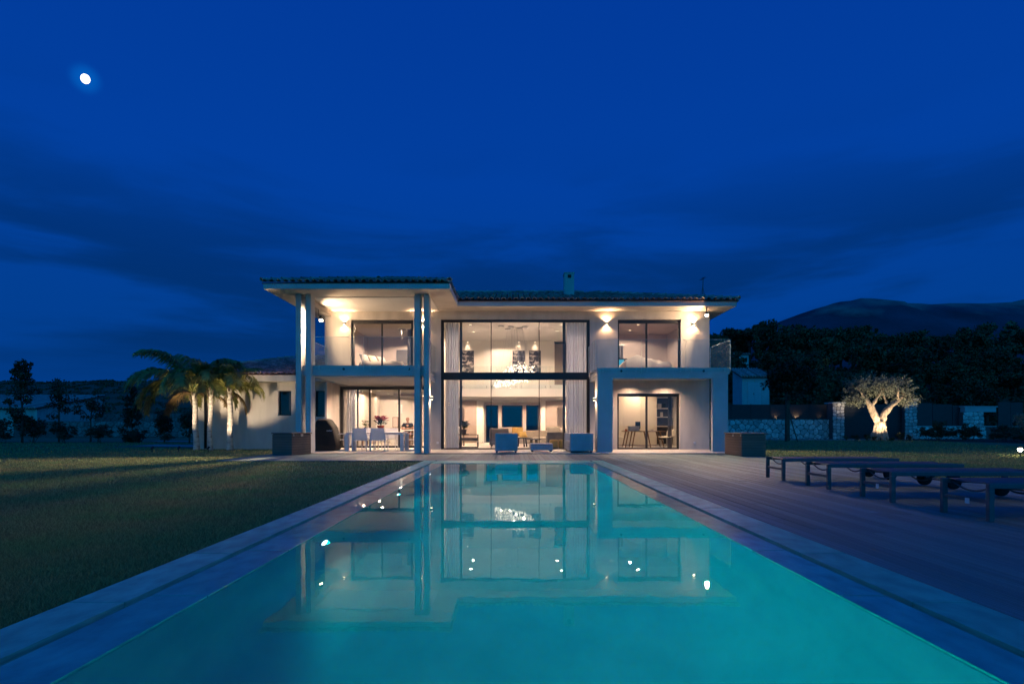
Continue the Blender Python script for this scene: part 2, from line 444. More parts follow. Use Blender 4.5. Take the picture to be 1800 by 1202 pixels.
def point(name, loc, watts, col=WARM2, size=.08, parent=None):
    d = bpy.data.lights.new(name, 'POINT'); d.energy = watts; d.color = col; d.shadow_soft_size = size
    o = bpy.data.objects.new(name, d); COL.objects.link(o)
    o.location = Vector(loc) - (wloc(parent) if parent else Vector((0,0,0)))
    if parent: o.parent = parent
    return o
# ================================================================== TERRAIN
def sm(a, b, t):
    t = np.clip((np.asarray(t, dtype=float)-a)/(b-a), 0, 1)
    return t*t*(3-2*t)
def hgt(x, y):
    x = np.asarray(x, dtype=float); y = np.asarray(y, dtype=float)
    r = (12.5*sm(46,110,y) + 22*sm(110,420,y))*sm(2,26,x)
    l = (13.2 + 1.6*sm(-110,-60,x))*sm(48,160,y)*sm(0,-22,x)
    rough = .35*np.sin(x*.21+1.3)*np.sin(y*.17)*sm(50,90,y)
    c = 9*sm(52,112,y)*sm(16,4,np.abs(x))
    return -.04 + np.maximum(r + l, c) + rough
def H(x, y): return float(hgt(x, y))
xs = np.unique(np.concatenate([np.linspace(-60,60,61), np.linspace(-260,260,53), np.array([-6000,-3000,-1500,-800,-450,450,800,1500,3000,6000]), [-2.52,2.62]]))
ys = np.unique(np.concatenate([np.linspace(-60,180,81), np.linspace(180,600,22), np.array([-6000,-2500,-900,-300,900,1500,2500,4000,8000]), [-.55,15.72]]))
GX, GY = np.meshgrid(xs, ys)
GZ = hgt(GX, GY)
V = np.stack([GX.ravel(), GY.ravel(), GZ.ravel()], 1)
nx = len(xs); F = []
FH = []
for j in range(len(ys)-1):
    for i in range(nx-1):
        cx = (xs[i]+xs[i+1])/2; cyy = (ys[j]+ys[j+1])/2
        if -2.52 < cx < 2.62 and -.55 < cyy < 15.72: continue
        q = (j*nx+i, j*nx+i+1, (j+1)*nx+i+1, (j+1)*nx+i)
        (FH if cyy > 47 else F).append(q)
tag(np_obj('lawn', V, F, M['lawn']), 'mown lawn around the pool and the villa', None, None, 'structure')
o = np_obj('hill', V, FH, M['hill']); tag(o, 'dark hillside rising behind the garden', None, None, 'structure')
o.data.polygons.foreach_set('use_smooth', [True]*len(o.data.polygons))

# far mountain
def mountain():
    prof = [(-1400,770),(200,770),(900,765),(1200,640),(1330,588),(1380,562),(1430,541),(1480,530),(1520,526),(1560,527),(1600,532),(1660,533),(1700,535),(1740,535),(1800,530),(1900,522),(2050,530),(2300,520),(2700,560),(3400,600)]
    px = np.array([p[0] for p in prof], float); py = np.array([p[1] for p in prof], float)
    D = 3000.
    X = np.linspace(-6500, 7800, 240)
    qx = PX0 + X*FL/D
    Z = 1+(748-np.interp(qx, px, py))*D/FL
    rr = np.random.RandomState(4)
    Z += np.interp(X, np.linspace(-6500,7800,160), rr.normal(0,9,160))
    rows = []
    for k, (yy, f) in enumerate([(1500,-.03),(1800,.10),(2050,.24),(2300,.42),(2500,.58),(2700,.76),(2850,.90),(3000,1.0),(3300,.96),(3900,.6),(4600,.1)]):
        n = np.interp(X, np.linspace(-6500,7800,120), rr.normal(0,1,120))
        rows.append(np.stack([X + n*20, yy + n*40*(f < 1), np.minimum(Z*f, Z) + n*34*(0 < f < .95)], 1))
    V = np.concatenate(rows); n = len(X); F = []
    for j in range(len(rows)-1):
        for i in range(n-1): F.append((j*n+i, j*n+i+1, (j+1)*n+i+1, (j+1)*n+i))
    o = np_obj('mountain', V, F, None)
    o.data.polygons.foreach_set('use_smooth', [True]*len(F))
    # bare limestone towards the summit, scrub below
    m = M['mountain']; t = m.node_tree; L = t.links.new
    b = [x for x in t.nodes if x.type == 'BSDF_PRINCIPLED'][0]
    g = t.nodes.new('ShaderNodeNewGeometry'); s = t.nodes.new('ShaderNodeSeparateXYZ'); L(g.outputs['Position'], s.inputs[0])
    n2 = t.nodes.new('ShaderNodeTexNoise'); n2.inputs['Scale'].default_value = .0045; n2.inputs['Detail'].default_value = 9
    L(g.outputs['Position'], n2.inputs['Vector'])
    a = t.nodes.new('ShaderNodeMath'); a.operation = 'MULTIPLY_ADD'; a.inputs[1].default_value = 420; L(n2.outputs[0], a.inputs[0]); L(s.outputs['Z'], a.inputs[2])
    r = t.nodes.new('ShaderNodeMapRange'); r.inputs[1].default_value = 800; r.inputs[2].default_value = 900; L(a.outputs[0], r.inputs[0])
    mx = t.nodes.new('ShaderNodeMix'); mx.data_type = 'RGBA'
    src = b.inputs['Base Color'].links[0].from_socket
    L(r.outputs[0], mx.inputs[0]); L(src, mx.inputs[6]); mx.inputs[7].default_value = (.24,.22,.19,1); L(mx.outputs[2], b.inputs['Base Color'])
    o.data.materials.append(m)
    tag(o, 'long bare-topped mountain under the dark blue sky', None, None, 'structure')
mountain()

# moon
md = MB().sphere((0,0,0), 1.0, 24, 16)
mo = md.build('moon', M['moon'], None, True)
mo.location = P(150, 139, 9000); mo.scale = (7.6*9000/960, 40, 9.0*9000/960); mo.rotation_euler = (0, R(-38), 0)
tag(mo, 'bright gibbous moon in the dark blue sky', 'moon')

# ================================================================== POOL
PXL, PXR = -2.15, 2.225           # water edge (slot side)
IXL, IXR = -1.80, 1.94            # pool walls
PY_N, PY_F = .2, 14.62
pool = tag(bpy.data.objects.new('swimming_pool', None), 'long mirror pool lit turquoise, slate coping, in front of the villa', None, None, 'structure')
COL.objects.link(pool)
shell = MB()
dz = -1.55; top = -.035
nY, fY = .55, 14.30
fr_ = .75
prof = [(IXL,top)]+[(IXL+fr_-fr_*math.cos(R(t)), dz+fr_-fr_*math.sin(R(t))) for t in range(0,91,6)]
prof += [(IXR-fr_+fr_*math.sin(R(t)), dz+fr_-fr_*math.cos(R(t))) for t in range(0,91,6)]+[(IXR,top)]
npf = len(prof)
shell.add([(x,nY,z) for x,z in prof]+[(x,fY,z) for x,z in prof], [(k,npf+k,npf+k+1,k+1) for k in range(npf-1)]+[tuple(range(npf)), tuple(range(2*npf-1,npf-1,-1))])
pbo = shell.build('pool_basin', M['pool_liner'], pool)
for pg in pbo.data.polygons: pg.use_smooth = len(pg.vertices) == 4
chan = MB()
for (x0,x1,y0,y1) in ((PXL-.035,PXL-.002,PY_N-.1,PY_F+.035),(PXR+.002,PXR+.035,PY_N-.1,PY_F+.035),(PXL,PXR,PY_F+.002,PY_F+.035)):
    chan.quad((x0,y0,-.10),(x1,y0,-.10),(x1,y1,-.10),(x0,y1,-.10))
chan.box(-2.52,PXL-.036,-.5,15.7,-.2,-.045).box(PXR+.036,2.62,-.5,15.7,-.2,-.045).box(PXL-.036,PXR+.036,PY_F+.036,15.7,-.2,-.045)
chan.build('overflow_slot', M['dark_slot'], pool)
unit_slab = MB().cbox(-.5,.5,-.5,.5,-1,0,.009)
slab_me = None
def slab(x0, x1, y0, y1, z, h, m, name='coping_slab'):
    o = link(name, slab_mesh[m.name], None, pool)
    g = .006
    o.location = ((x0+x1)/2, (y0+y1)/2, z + rnd.uniform(-.001,.001)); o.scale = (x1-x0-2*g, y1-y0-2*g, h)
    return o
slab_mesh = {}
for key in ('slate','slate_wet'):
    me = bpy.data.meshes.new('slab'); me.from_pydata(unit_slab.v, [], unit_slab.f); me.materials.append(M[key]); slab_mesh[key] = me
L1 = 1.18
y = -.45; k = 0
while y < 15.69:
    y2 = min(15.7, y+L1)
    if 15.7-y2 < .3: y2 = 15.7
    slab(-2.515, PXL-.035, y, y2, .004, .05, M['slate']); slab(PXR+.035, 2.615, y, y2, .004, .05, M['slate'])
    y = y2
y = -.30
while y < 14.29:
    y2 = min(14.30, y+L1)
    if 14.3-y2 < .3: y2 = 14.30
    slab(PXL, IXL, y, y2, -.006, .05, M['slate_wet']); slab(IXR, PXR, y, y2, -.006, .05, M['slate_wet'])
    y = y2
x = PXL
while x < PXR-.01:
    x2 = min(PXR, x+.875)
    slab(x, x2, 14.305, PY_F, -.006, .05, M['slate_wet'])
    slab(x, x2, PY_F+.035, 15.16, .004, .05, M['slate']); slab(x, x2, 15.165, 15.7, .004, .05, M['slate'])
    slab(x, x2, -.30, .55, -.006, .05, M['slate_wet']); slab(x, x2, -.9, -.46, .004, .05, M['slate'])
    x = x2
# water
wm = bpy.data.materials.new('water'); wm.use_nodes = True
t = wm.node_tree; t.nodes.clear(); L = t.links.new
gl = t.nodes.new('ShaderNodeBsdfGlass'); gl.inputs['IOR'].default_value = 1.333; gl.inputs['Roughness'].default_value = 0.0; gl.inputs[0].default_value = (.93,.985,1,1)
tcn = t.nodes.new('ShaderNodeTexCoord')
mpn = t.nodes.new('ShaderNodeMapping'); mpn.inputs['Scale'].default_value = (1.0,.8,1)
L(tcn.outputs['Object'], mpn.inputs[0])
n1 = t.nodes.new('ShaderNodeTexNoise'); n1.inputs['Scale'].default_value = 3.0; n1.inputs['Detail'].default_value = 3; L(mpn.outputs[0], n1.inputs['Vector'])
bp = t.nodes.new('ShaderNodeBump'); bp.inputs['Strength'].default_value = .07; bp.inputs['Distance'].default_value = .01
L(n1.outputs[0], bp.inputs['Height']); L(bp.outputs[0], gl.inputs['Normal'])
o = t.nodes.new('ShaderNodeOutputMaterial'); L(gl.outputs[0], o.inputs[0])
wq = MB().quad((IXL-.003,.546,-.011),(IXR+.003,.546,-.011),(IXR+.003,14.304,-.011),(IXL-.003,14.304,-.011))
tag(wq.build('water', wm), 'still flush water of the pool mirroring the villa', None, None, 'structure')
# underwater lamps on the west wall
pl_spots = [11.9, 8.55, 5.2, 1.85]
pl_lab = ['round underwater lamp at the villa end of the pool wall','second round underwater lamp from the villa end of the pool','round underwater lamp brightest below the left pool edge','round underwater lamp at the near end of the pool wall']
for yy, lb in zip(pl_spots, pl_lab):
    t0 = thing('pool_lamp', lb, 'pool lamp', (IXL, yy, -.47), 0, 'underwater lamps along the pool wall')
    MB().lathe((0,0,0), [(.10,0),(.10,.012),(.082,.016)], 20).xf(Matrix.Translation((IXL,yy,-.47)) @ Matrix.Rotation(R(90),4,'Y')).build('rim', M['steel'], t0)
    MB().lathe((0,0,0), [(.080,.010),(.078,.018),(.04,.024),(.0001,.026)], 20).xf(Matrix.Translation((IXL,yy,-.47)) @ Matrix.Rotation(R(90),4,'Y')).build('lens', M['lamp_pool'], t0)
    spot('pool_light', (IXL+.035,yy,-.47), (IXL+3,yy,-.75), 330, 172, 1.0, (.0,1.0,.98), .02, t0)

# ================================================================== DECK AND TERRACE
deck = tag(bpy.data.objects.new('wooden_deck', None), 'brown grooved timber deck beside and beyond the pool', None, None, 'structure')
COL.objects.link(deck)
DX1 = 8.25
MB().box(2.62,DX1,-.6,19.38,-.2,-.028).box(-8.62,2.615,15.705,19.38,-.2,-.029).build('deck_base', M['deck_under'], deck)
pm = MB().cbox(-.5,.5,-.5,.5,-1,0,.03)
# small constant chamfer looks right after scaling because planks are narrow in x
pme = bpy.data.meshes.new('plank')
g0 = .035
pme.from_pydata([(-.5,-.5,-1),(.5,-.5,-1),(.5,.5,-1),(-.5,.5,-1),(-.5,-.5,-.16),(.5,-.5,-.16),(.5,.5,-.16),(-.5,.5,-.16),
                 (-.5+g0,-.4995,0),(.5-g0,-.4995,0),(.5-g0,.4995,0),(-.5+g0,.4995,0)],[],
                [(0,3,2,1),(0,1,5,4),(1,2,6,5),(2,3,7,6),(3,0,4,7),(4,5,9,8),(5,6,10,9),(6,7,11,10),(7,4,8,11),(8,9,10,11)])
pme.materials.append(M['plank'])
def plank(xc, y0, y1, w):
    o = link('plank', pme, None, deck)
    o.location = (xc, (y0+y1)/2, rnd.uniform(-.0015,.0015)); o.scale = (w, y1-y0-.005, .026)
PW = .1485
n = int((DX1-2.625)/PW)
for i in range(n):
    xc = 2.625+PW*(i+.5)
    ya = -.6; cuts = []
    yb = rnd.uniform(.6, 3.6)
    while yb < 19.38-1.2:
        cuts.append(yb); yb += rnd.choice((3.9,4.2,4.6,3.6))
    for a, b in zip([ya]+cuts, cuts+[19.38]): plank(xc, a, b, PW-.006)
n2 = int((2.615+8.62)/PW)
for i in range(n2):
    plank(2.615-PW*(i+.5), 15.71, 19.38, PW-.006)
terrace = tag(bpy.data.objects.new('terrace', None), 'pale stone terrace along the front of the villa', None, None, 'structure')
COL.objects.link(terrace)
MB().box(-7.66,8.2,19.395,24.2,-.2,.012).build('terrace_base', M['mortar'], terrace)
tme = bpy.data.meshes.new('tile'); q = MB().cbox(-.5,.5,-.5,.5,-1,0,.004); tme.from_pydata(q.v,[],q.f); tme.materials.append(M['terrace'])
tx = np.linspace(-7.65, 8.19, 18); ty = np.linspace(19.40, 24.1, 6)
for i in range(17):
    for j in range(5):
        o = link('tile', tme, None, terrace); o.location = ((tx[i]+tx[i+1])/2, (ty[j]+ty[j+1])/2, .03+rnd.uniform(-.0006,.0006)); o.scale = (tx[i+1]-tx[i]-.005, ty[j+1]-ty[j]-.005, .03)
# ================================================================== VILLA
villa = thing('villa', 'two-storey white villa with tall glazing, low tiled roof and tower balcony', 'villa', (0.3, 22.4, 0.03))
WY = 22.4
# outer walls
w = MB()
wall_mb(w, -7.68, -2.92, 3.20, 5.70, WY, WY+.28, [(-6.60,-4.06,3.20,5.34)])
wall_mb(w, 3.20, 8.10, -.02, 5.70, WY, WY+.28, [(4.34,6.93,3.18,5.36),(4.32,6.88,.03,2.32)])
w.box(-2.92,3.20,WY,WY+.28,5.36,5.70)
w.box(-3.34,-2.921,WY,WY+.28,-.02,3.199)
w.box(-7.68,-7.60,WY,24.05,-.02,2.80)            # return wall of the dining loggia
wall_mb(w, -7.60, -3.34, -.02, 2.80, 24.05, 24.25, [(-7.58,-3.62,.03,2.725)])
w.box(-3.34,-3.26,WY+.281,24.25,-.02,2.80)
w.box(7.85,8.10,WY+.281,29.9,-.02,5.70).box(-7.68,-7.45,WY+.281,29.9,3.20,5.70).box(-7.68,-7.45,24.26,29.9,-.02,2.8)
wall_mb(w, -7.44, 7.84, -.02, 5.70, 29.6+2.2, 32.05, [(-1.52,-.80,.03,2.2),(-.60,.62,.03,2.2),(.82,1.54,.03,2.2)])
w.build('wall', M['stucco'], villa)
# storey slab edges (balconies)
b = MB().box(-7.53,-3.15,19.68,WY,2.80,3.17)
b.build('balcony', M['concrete'], villa)
balc_l = [o for o in villa.children if o.name.startswith('balcony')][0]
MB().box(-7.20,-3.16,19.95,24.04,2.775,2.798).build('balcony_ceiling', M['white_ceiling'], villa)
MB().box(-7.55,-3.36,WY+.28,24.04,2.80,3.16).build('floor_slab', M['concrete'], villa)
bb = MB().box(3.16,8.09,20.29,WY,2.92,3.157)
balc_r = bb.build('balcony', M['concrete'], villa)
por = MB()
por.box(3.18,3.74,20.30,20.90,.0,2.919).box(7.46,8.03,20.30,20.49,.0,2.919).box(3.741,7.459,20.30,20.49,2.755,2.919)
por.build('portico', M['concrete'], villa)
MB().box(3.745,7.85,20.495,WY-.002,2.86,2.915).build('balcony_ceiling', M['white_ceiling'], villa)
MB().box(3.19,3.74,20.91,WY-.002,2.78,2.915).build('portico_beam', M['concrete'], villa)
# spout holes and rail clamps
def holes(xs, y, z, par):
    for x in xs:
        q = MB().lathe((0,0,0), [(.045,0),(.045,.02)], 10).xf(Matrix.Translation((x,y,z)) @ Matrix.Rotation(R(90),4,'X'))
        q.build('spout', M['black_alu'], par)
holes((-6.06,-3.71), 19.68, 3.04, balc_l); holes((4.06,7.12), 20.29, 3.03, balc_r)
def rail(par, a, b, z0, z1, clampz, n=1, clamps=None, front=True):
    """glass panels in a straight run from a to b (xy), face-fixed"""
    a = Vector((*a,0)); b = Vector((*b,0)); d = (b-a); Ln = d.length; d.normalize(); nrm = Vector((d.y,-d.x,0))
    for i in range(n):
        p = a + d*(Ln*i/n+.012); q = a + d*(Ln*(i+1)/n-.012)
        MB().extrude([(p.x,p.y,z0),(q.x,q.y,z0),(q.x,q.y,z1),(p.x,p.y,z1)], nrm*.017).build('glass_panel', M['rail_glass'], par)
        MB().extrude([(p.x,p.y,z1+.0005),(q.x,q.y,z1+.0005),(q.x,q.y,z1+.010),(p.x,p.y,z1+.010)], nrm*.017).build('glass_edge_highlight', M['glass_edge_highlight'], par)
        for w_ in (p-d*.0005, q+d*.0005):
            MB().extrude([(w_.x,w_.y,z0),(w_.x+d.x*.005*(-1 if w_ == p-d*.0005 else 1),w_.y+d.y*.005*(-1 if w_ == p-d*.0005 else 1),z0),(w_.x+d.x*.005*(-1 if w_ == p-d*.0005 else 1),w_.y+d.y*.005*(-1 if w_ == p-d*.0005 else 1),z1),(w_.x,w_.y,z1)], nrm*.017).build('glass_edge_highlight', M['glass_edge_highlight'], par)
        for f in (.12,.88) if clamps is None else clamps:
            c = p + (q-p)*f + nrm*.009
            for zz in clampz:
                ang = math.atan2(nrm.y, nrm.x)
                MB().lathe((0,0,0), [(.026,-.03),(.026,.03)], 8).xf(Matrix.Translation((c.x,c.y,zz)) @ Matrix.Rotation(ang,4,'Z') @ Matrix.Rotation(R(90),4,'Y')).build('clamp', M['steel'], par)
rail(balc_l, (-7.18,19.655), (-3.50,19.655), 3.02, 4.19, (3.13,3.05), 2)
rail(balc_l, (-3.13,19.95), (-3.13,22.35), 3.02, 4.19, (3.13,3.05), 1)
rail(balc_l, (-7.56,22.35), (-7.56,19.95), 3.02, 4.19, (3.13,3.05), 1)
rail(balc_r, (3.17,20.265), (8.09,20.265), 3.0, 4.19, (3.11,3.02), 3)
rail(balc_r, (8.115,20.29), (8.115,22.38), 3.0, 4.19, (3.11,3.02), 1)
rail(balc_r, (3.135,22.36), (3.135,20.30), 3.0, 4.19, (3.11,3.02), 1)
# tower columns
for x0, x1 in ((-7.72,-7.53),(-7.37,-7.185),(-3.49,-3.28),(-3.15,-2.965)):
    MB().box(x0,x1,19.5,19.92,0,5.699).build('column', M['concrete'], villa)
# eaves: one L-shaped slab
ev = MB().prism([(-8.52,18.8),(-2.17,18.8),(-2.17,21.5),(8.8,21.5),(8.8,31.9),(-8.52,31.9)], 5.70, 5.875)
eaves = ev.build('eaves', M['soffit'], villa)
MB().prism([(-8.55,18.77),(-2.14,18.77),(-2.14,21.47),(8.83,21.47),(8.83,31.9),(8.80,31.9),(8.80,21.501),(-2.17,21.501),(-2.17,18.801),(-8.52,18.801),(-8.52,31.9),(-8.55,31.9)], 5.705, 5.895).build('fascia', M['concrete'], eaves)
xs_ = [-7.30,-6.0,-4.62,-2.98]
for i in range(3):
    MB().box(xs_[i]+.004,xs_[i+1]-.004,19.96,WY-.03,5.672,5.699).build('ceiling_panel', M['white_ceiling'], villa)
MB().box(-7.68,-7.42,19.93,WY-.002,5.47,5.669).build('side_beam', M['soffit'], villa)
# ---- roof
sl = .29; zE = 5.90
A0 = (-8.6,18.75); zr = zE+sl*5.2; ry = 21.4+5.2; tz = zE+sl*3.225
rb = MB()
ap = (-5.375,21.975,tz); Vv = (-5.375,24.625,tz); Lr = (-3.4,26.6,zr); Rr = (3.7,26.6,zr)
rb.poly([(-8.6,18.75,zE),(-2.15,18.75,zE),ap])
rb.poly([(-2.15,18.75,zE),(-2.15,21.4,zE),Vv,ap])
rb.poly([(-2.15,21.4,zE),(8.9,21.4,zE),Rr,Lr,Vv])
rb.poly([(8.9,21.4,zE),(8.9,31.9,zE),Rr])
rb.poly([(8.9,31.9,zE),(-8.6,31.9,zE),Lr,Rr])
rb.poly([(-8.6,31.9,zE),(-8.6,18.75,zE),ap,Vv,Lr])
rb.poly([(-8.6,18.75,zE-.02),(-8.6,31.9,zE-.02),(8.9,31.9,zE-.02),(8.9,21.4,zE-.02),(-2.15,21.4,zE-.02),(-2.15,18.75,zE-.02)])
for a, b in (((-8.6,18.75),(-2.15,18.75)),((-2.15,18.75),(-2.15,21.4)),((-2.15,21.4),(8.9,21.4)),((8.9,21.4),(8.9,31.9))):
    rb.quad((*a,zE-.02),(*b,zE-.02),(*b,zE),(*a,zE))
roof = rb.build('roof', M['roof_base'], villa)
# barrel tile: half pipe along +y, thickness .014
def tile_geo():
    vs = []; fs = []; n = 6
    for yy, r in ((0,.098),(.43,.082)):
        for k in range(n+1):
            a = math.pi*k/n; vs.append((math.cos(a)*r, yy, math.sin(a)*r*.92 + (.03 if yy == 0 else .004)))
        for k in range(n+1):
            a = math.pi*k/n; vs.append((math.cos(a)*(r-.015), yy, math.sin(a)*(r-.015)*.92 + (.03 if yy == 0 else .004)))
    m_ = n+1
    for k in range(n):
        fs.append((k+1,k,2*m_+k,2*m_+k+1)); fs.append((m_+k,m_+k+1,3*m_+k+1,3*m_+k)); fs.append((k,k+1,m_+k+1,m_+k))
    return vs, fs
tv, tf = tile_geo()
tile_me = bpy.data.meshes.new('roof_tile'); tile_me.from_pydata(tv, [], tf); tile_me.materials.append(M['roof_tile'])
def tiles(roof_o, E, u, vdir, lim, rows, rows_single, stuff, stuff_mb, pitch=.243, step=.36):
    """E eave start on the base plane, u along the eave, vdir horizontal up-slope; lim(t)->(a,b) span at plan distance t"""
    E = Vector(E); u = Vector(u).normalized(); hv = Vector(vdir).normalized()
    v = (hv + Vector((0,0,sl))).normalized(); nrm = u.cross(v).normalized()
    if nrm.z < 0: nrm = -nrm
    Mx = Matrix((u, v, nrm)).transposed()
    off = wloc(roof_o)
    for r in range(rows):
        t_plan = r*step*hv.dot(v) - .04
        a, b = lim(t_plan + step*.5)
        if b-a < .2: break
        k0 = math.ceil((a-.02)/pitch-.5); k1 = math.floor((b+.02)/pitch-.5)
        for k in range(k0, k1+1):
            j = rnd.uniform(-.012,.012)
            p = E + u*(pitch*(k+.5)) + v*(r*step-.04+j) + nrm*(.012+.004*(r % 2))
            rot = Mx @ Matrix.Rotation(rnd.uniform(-.03,.03),3,'Z')
            if r < rows_single:
                o = link('roof_tile', tile_me, None, roof_o); o.location = p-off; o.rotation_euler = rot.to_euler()
            else:
                stuff_mb.add([rot @ Vector(q) + p for q in tv], tf)
stf = MB()
tiles(roof, (-8.6,18.75,zE), (1,0,0), (0,1,0), lambda t: (max(0,t), 6.45-max(0,t)), 10, 3, True, stf)
tiles(roof, (-2.15,18.75,zE), (0,1,0), (-1,0,0), lambda t: (max(0,t), 2.65+max(0,t)), 10, 3, True, stf)
tiles(roof, (-2.15,21.4,zE), (1,0,0), (0,1,0), lambda t: (-max(0,t), 11.05-max(0,t)), 15, 4, True, stf)
tiles(roof, (8.9,21.4,zE), (0,1,0), (-1,0,0), lambda t: (max(0,t), 10.5-max(0,t)), 15, 0, True, stf)
def caps(mb, a, b, lift=.06):
    a = Vector(a); b = Vector(b); d = b-a; n = int(d.length/.36); d.normalize()
    u = d.cross(Vector((0,0,1))).normalized(); nn = u.cross(d)
    Mx = Matrix((u, d, nn)).transposed()
    for i in range(n):
        p = a + d*(i*.36) + nn*(lift+rnd.uniform(-.006,.006))
        mb.add([Mx @ Vector((q[0]*1.15,q[1],q[2]*1.1)) + p for q in tv], tf)
caps(stf, (-8.6,18.75,zE), ap); caps(stf, (-2.15,18.75,zE), ap); caps(stf, ap, Vv); caps(stf, (8.9,21.4,zE), Rr); caps(stf, Lr, Rr); 
tag(stf.build('upper_tiles', M['roof_tile_stuff'], roof), kind='stuff')
ch = MB()
ch.box(2.31,2.73,24.0,24.55,6.45,7.70)
chim = ch.build('chimney', M['stucco'], roof)
MB().box(2.45,2.60,23.985,23.999,7.49,7.63).build('flue_opening', M['dark_slot'], chim)
MB().box(2.285,2.755,23.975,24.575,7.70,7.735).build('chimney_cap', M['stucco'], chim)
# antenna
an = thing('roof_antenna', 'thin television aerial mast on the right end of the tiled roof', 'antenna', (8.02,23.0,6.3))
MB().tube([(8.02,23.0,6.25),(8.05,23.0,7.24)], .016, 6).tube([(7.90,23.0,6.36),(8.035,23.0,6.85)], .010, 5).tube([(8.14,23.0,6.36),(8.035,23.0,6.85)], .010, 5).build('mast', M['grey_alu'], an)
q = MB().tube([(8.05,22.8,7.2),(8.05,23.3,7.2)], .008, 5)
for yy in (22.85,22.95,23.05,23.15,23.25): q.tube([(7.96,yy,7.2),(8.14,yy,7.2)], .006, 4)
q.tube([(7.94,23.0,6.50),(8.10,23.0,6.58)], .014, 5)
q.build('aerial', M['grey_alu'], an)

# ---- windows
def window(par, x0, x1, z0, z1, y, fw, mull, mw=.06, depth=.08, top=None, bot=None, m=None, hmull=()):
    top = top or fw; bot = bot or fw; m = m or M['black_alu']
    f = MB()
    f.box(x0,x0+fw,y,y+depth,z0,z1).box(x1-fw,x1,y,y+depth,z0,z1)
    f.box(x0+fw+.001,x1-fw-.001,y,y+depth,z1-top,z1).box(x0+fw+.001,x1-fw-.001,y,y+depth,z0,z0+bot)
    win = f.build('window', m, par, bevel=.004, seg=1)
    xs = [x0+fw]+list(mull)+[x1-fw]
    for mxx in mull:
        MB().box(mxx-mw/2,mxx+mw/2,y+.004,y+depth-.004,z0+bot+.001,z1-top-.001).build('mullion', m, win)
    zs = [z0+bot]+[h for hb in hmull for h in hb]+[z1-top]
    for ha, hb in hmull:
        MB().box(x0+.0,x1-.0,y-.02,y+depth+.02,ha,hb).build('transom', m, win)
    for i in range(len(xs)-1):
        for k in range(0, len(zs)-1, 2):
            a = xs[i]+(mw/2 if i else 0)+.001; b = xs[i+1]-(mw/2 if i < len(xs)-2 else 0)-.001
            MB().box(a,b,y+depth/2-.006,y+depth/2+.006,zs[k]+.001,zs[k+1]-.001).build('pane', M['pane'], win)
    return win
window(villa, -2.918, 3.198, .031, 5.358, WY+.08, .115, (-.86,1.12), .03, .10, top=.10, bot=.05, hmull=((2.89,3.19),))
window(villa, 4.343, 6.927, 3.182, 5.357, WY+.12, .07, (5.55,), .07, .09, top=.14, bot=.06)
window(villa, 4.323, 6.877, .031, 2.317, WY+.10, .075, (5.55,), .075, .09, top=.12, bot=.06)
window(villa, -6.597, -4.063, 3.202, 5.337, WY+.12, .10, (-5.36,), .06, .09, top=.13, bot=.06)
window(villa, -7.578, -3.622, .032, 2.722, 24.08, .12, (-6.27,-4.98), .075, .09, top=.13, bot=.08)

# ---- interior shells
def room(x0, x1, y0, y1, z0, z1, mw, mc=None, mf=None, back=True, openings=()):
    q = MB()
    q.quad((x0,y0,z0),(x0,y1,z0),(x0,y1,z1),(x0,y0,z1)); q.quad((x1,y1,z0),(x1,y0,z0),(x1,y0,z1),(x1,y1,z1))
    if back: wall_mb(q, x0, x1, z0, z1, y1, y1+.05, list(openings))
    q.build('interior_wall', mw, villa)
    MB().quad((x0,y0,z1),(x1,y0,z1),(x1,y1,z1),(x0,y1,z1)).build('interior_ceiling', mc or M['white_ceiling'], villa)
    MB().quad((x0,y0,z0),(x1,y0,z0),(x1,y1,z0),(x0,y1,z0)).build('interior_floor', mf or M['inner_floor'], villa)
# living room: double height in front, gallery above an entrance hall behind
room(-3.20, 3.50, 22.69, 31.0, .035, 5.60, M['inner_wall'], back=False)
gq = MB().box(-3.19,3.49,27.5,31.75,2.46,3.06)
gal = gq.build('gallery', M['inner_white'], villa)
for xa in (-2.6,-1.13,.35,1.83):
    MB().box(xa,xa+1.44,27.45,27.465,2.86,4.0).build('gallery_glass', M['rail_glass'], gal)
    for xx in (xa+.12, xa+1.32):
        for zz in (2.92,2.98): MB().box(xx-.015,xx+.015,27.43,27.50,zz-.015,zz+.015).build('clamp', M['grey_alu'], gal)
uw = MB(); wall_mb(uw, -3.19, 3.49, 3.06, 5.60, 29.6, 29.7, [(2.30,3.0,3.06,5.56)])
uw.quad((2.2,30.6,3.06),(3.1,30.6,3.06),(3.1,30.6,5.6),(2.2,30.6,5.6))
uw.build('interior_wall', M['inner_wall'], villa)
MB().box(2.34,2.96,30.0,30.05,3.07,5.5).build('hall_door', M['brown_wall'], villa)
# door in the gallery wall
dq = MB().box(-1.54,-.70,29.57,29.598,3.062,5.28); dr = dq.build('door', M['inner_wall'], villa)
MB().box(-1.50,-.74,29.555,29.569,3.07,5.24).build('door_leaf', M['inner_white'], dr); MB().box(-.86,-.78,29.53,29.552,4.0,4.03).build('handle', M['steel'], dr)
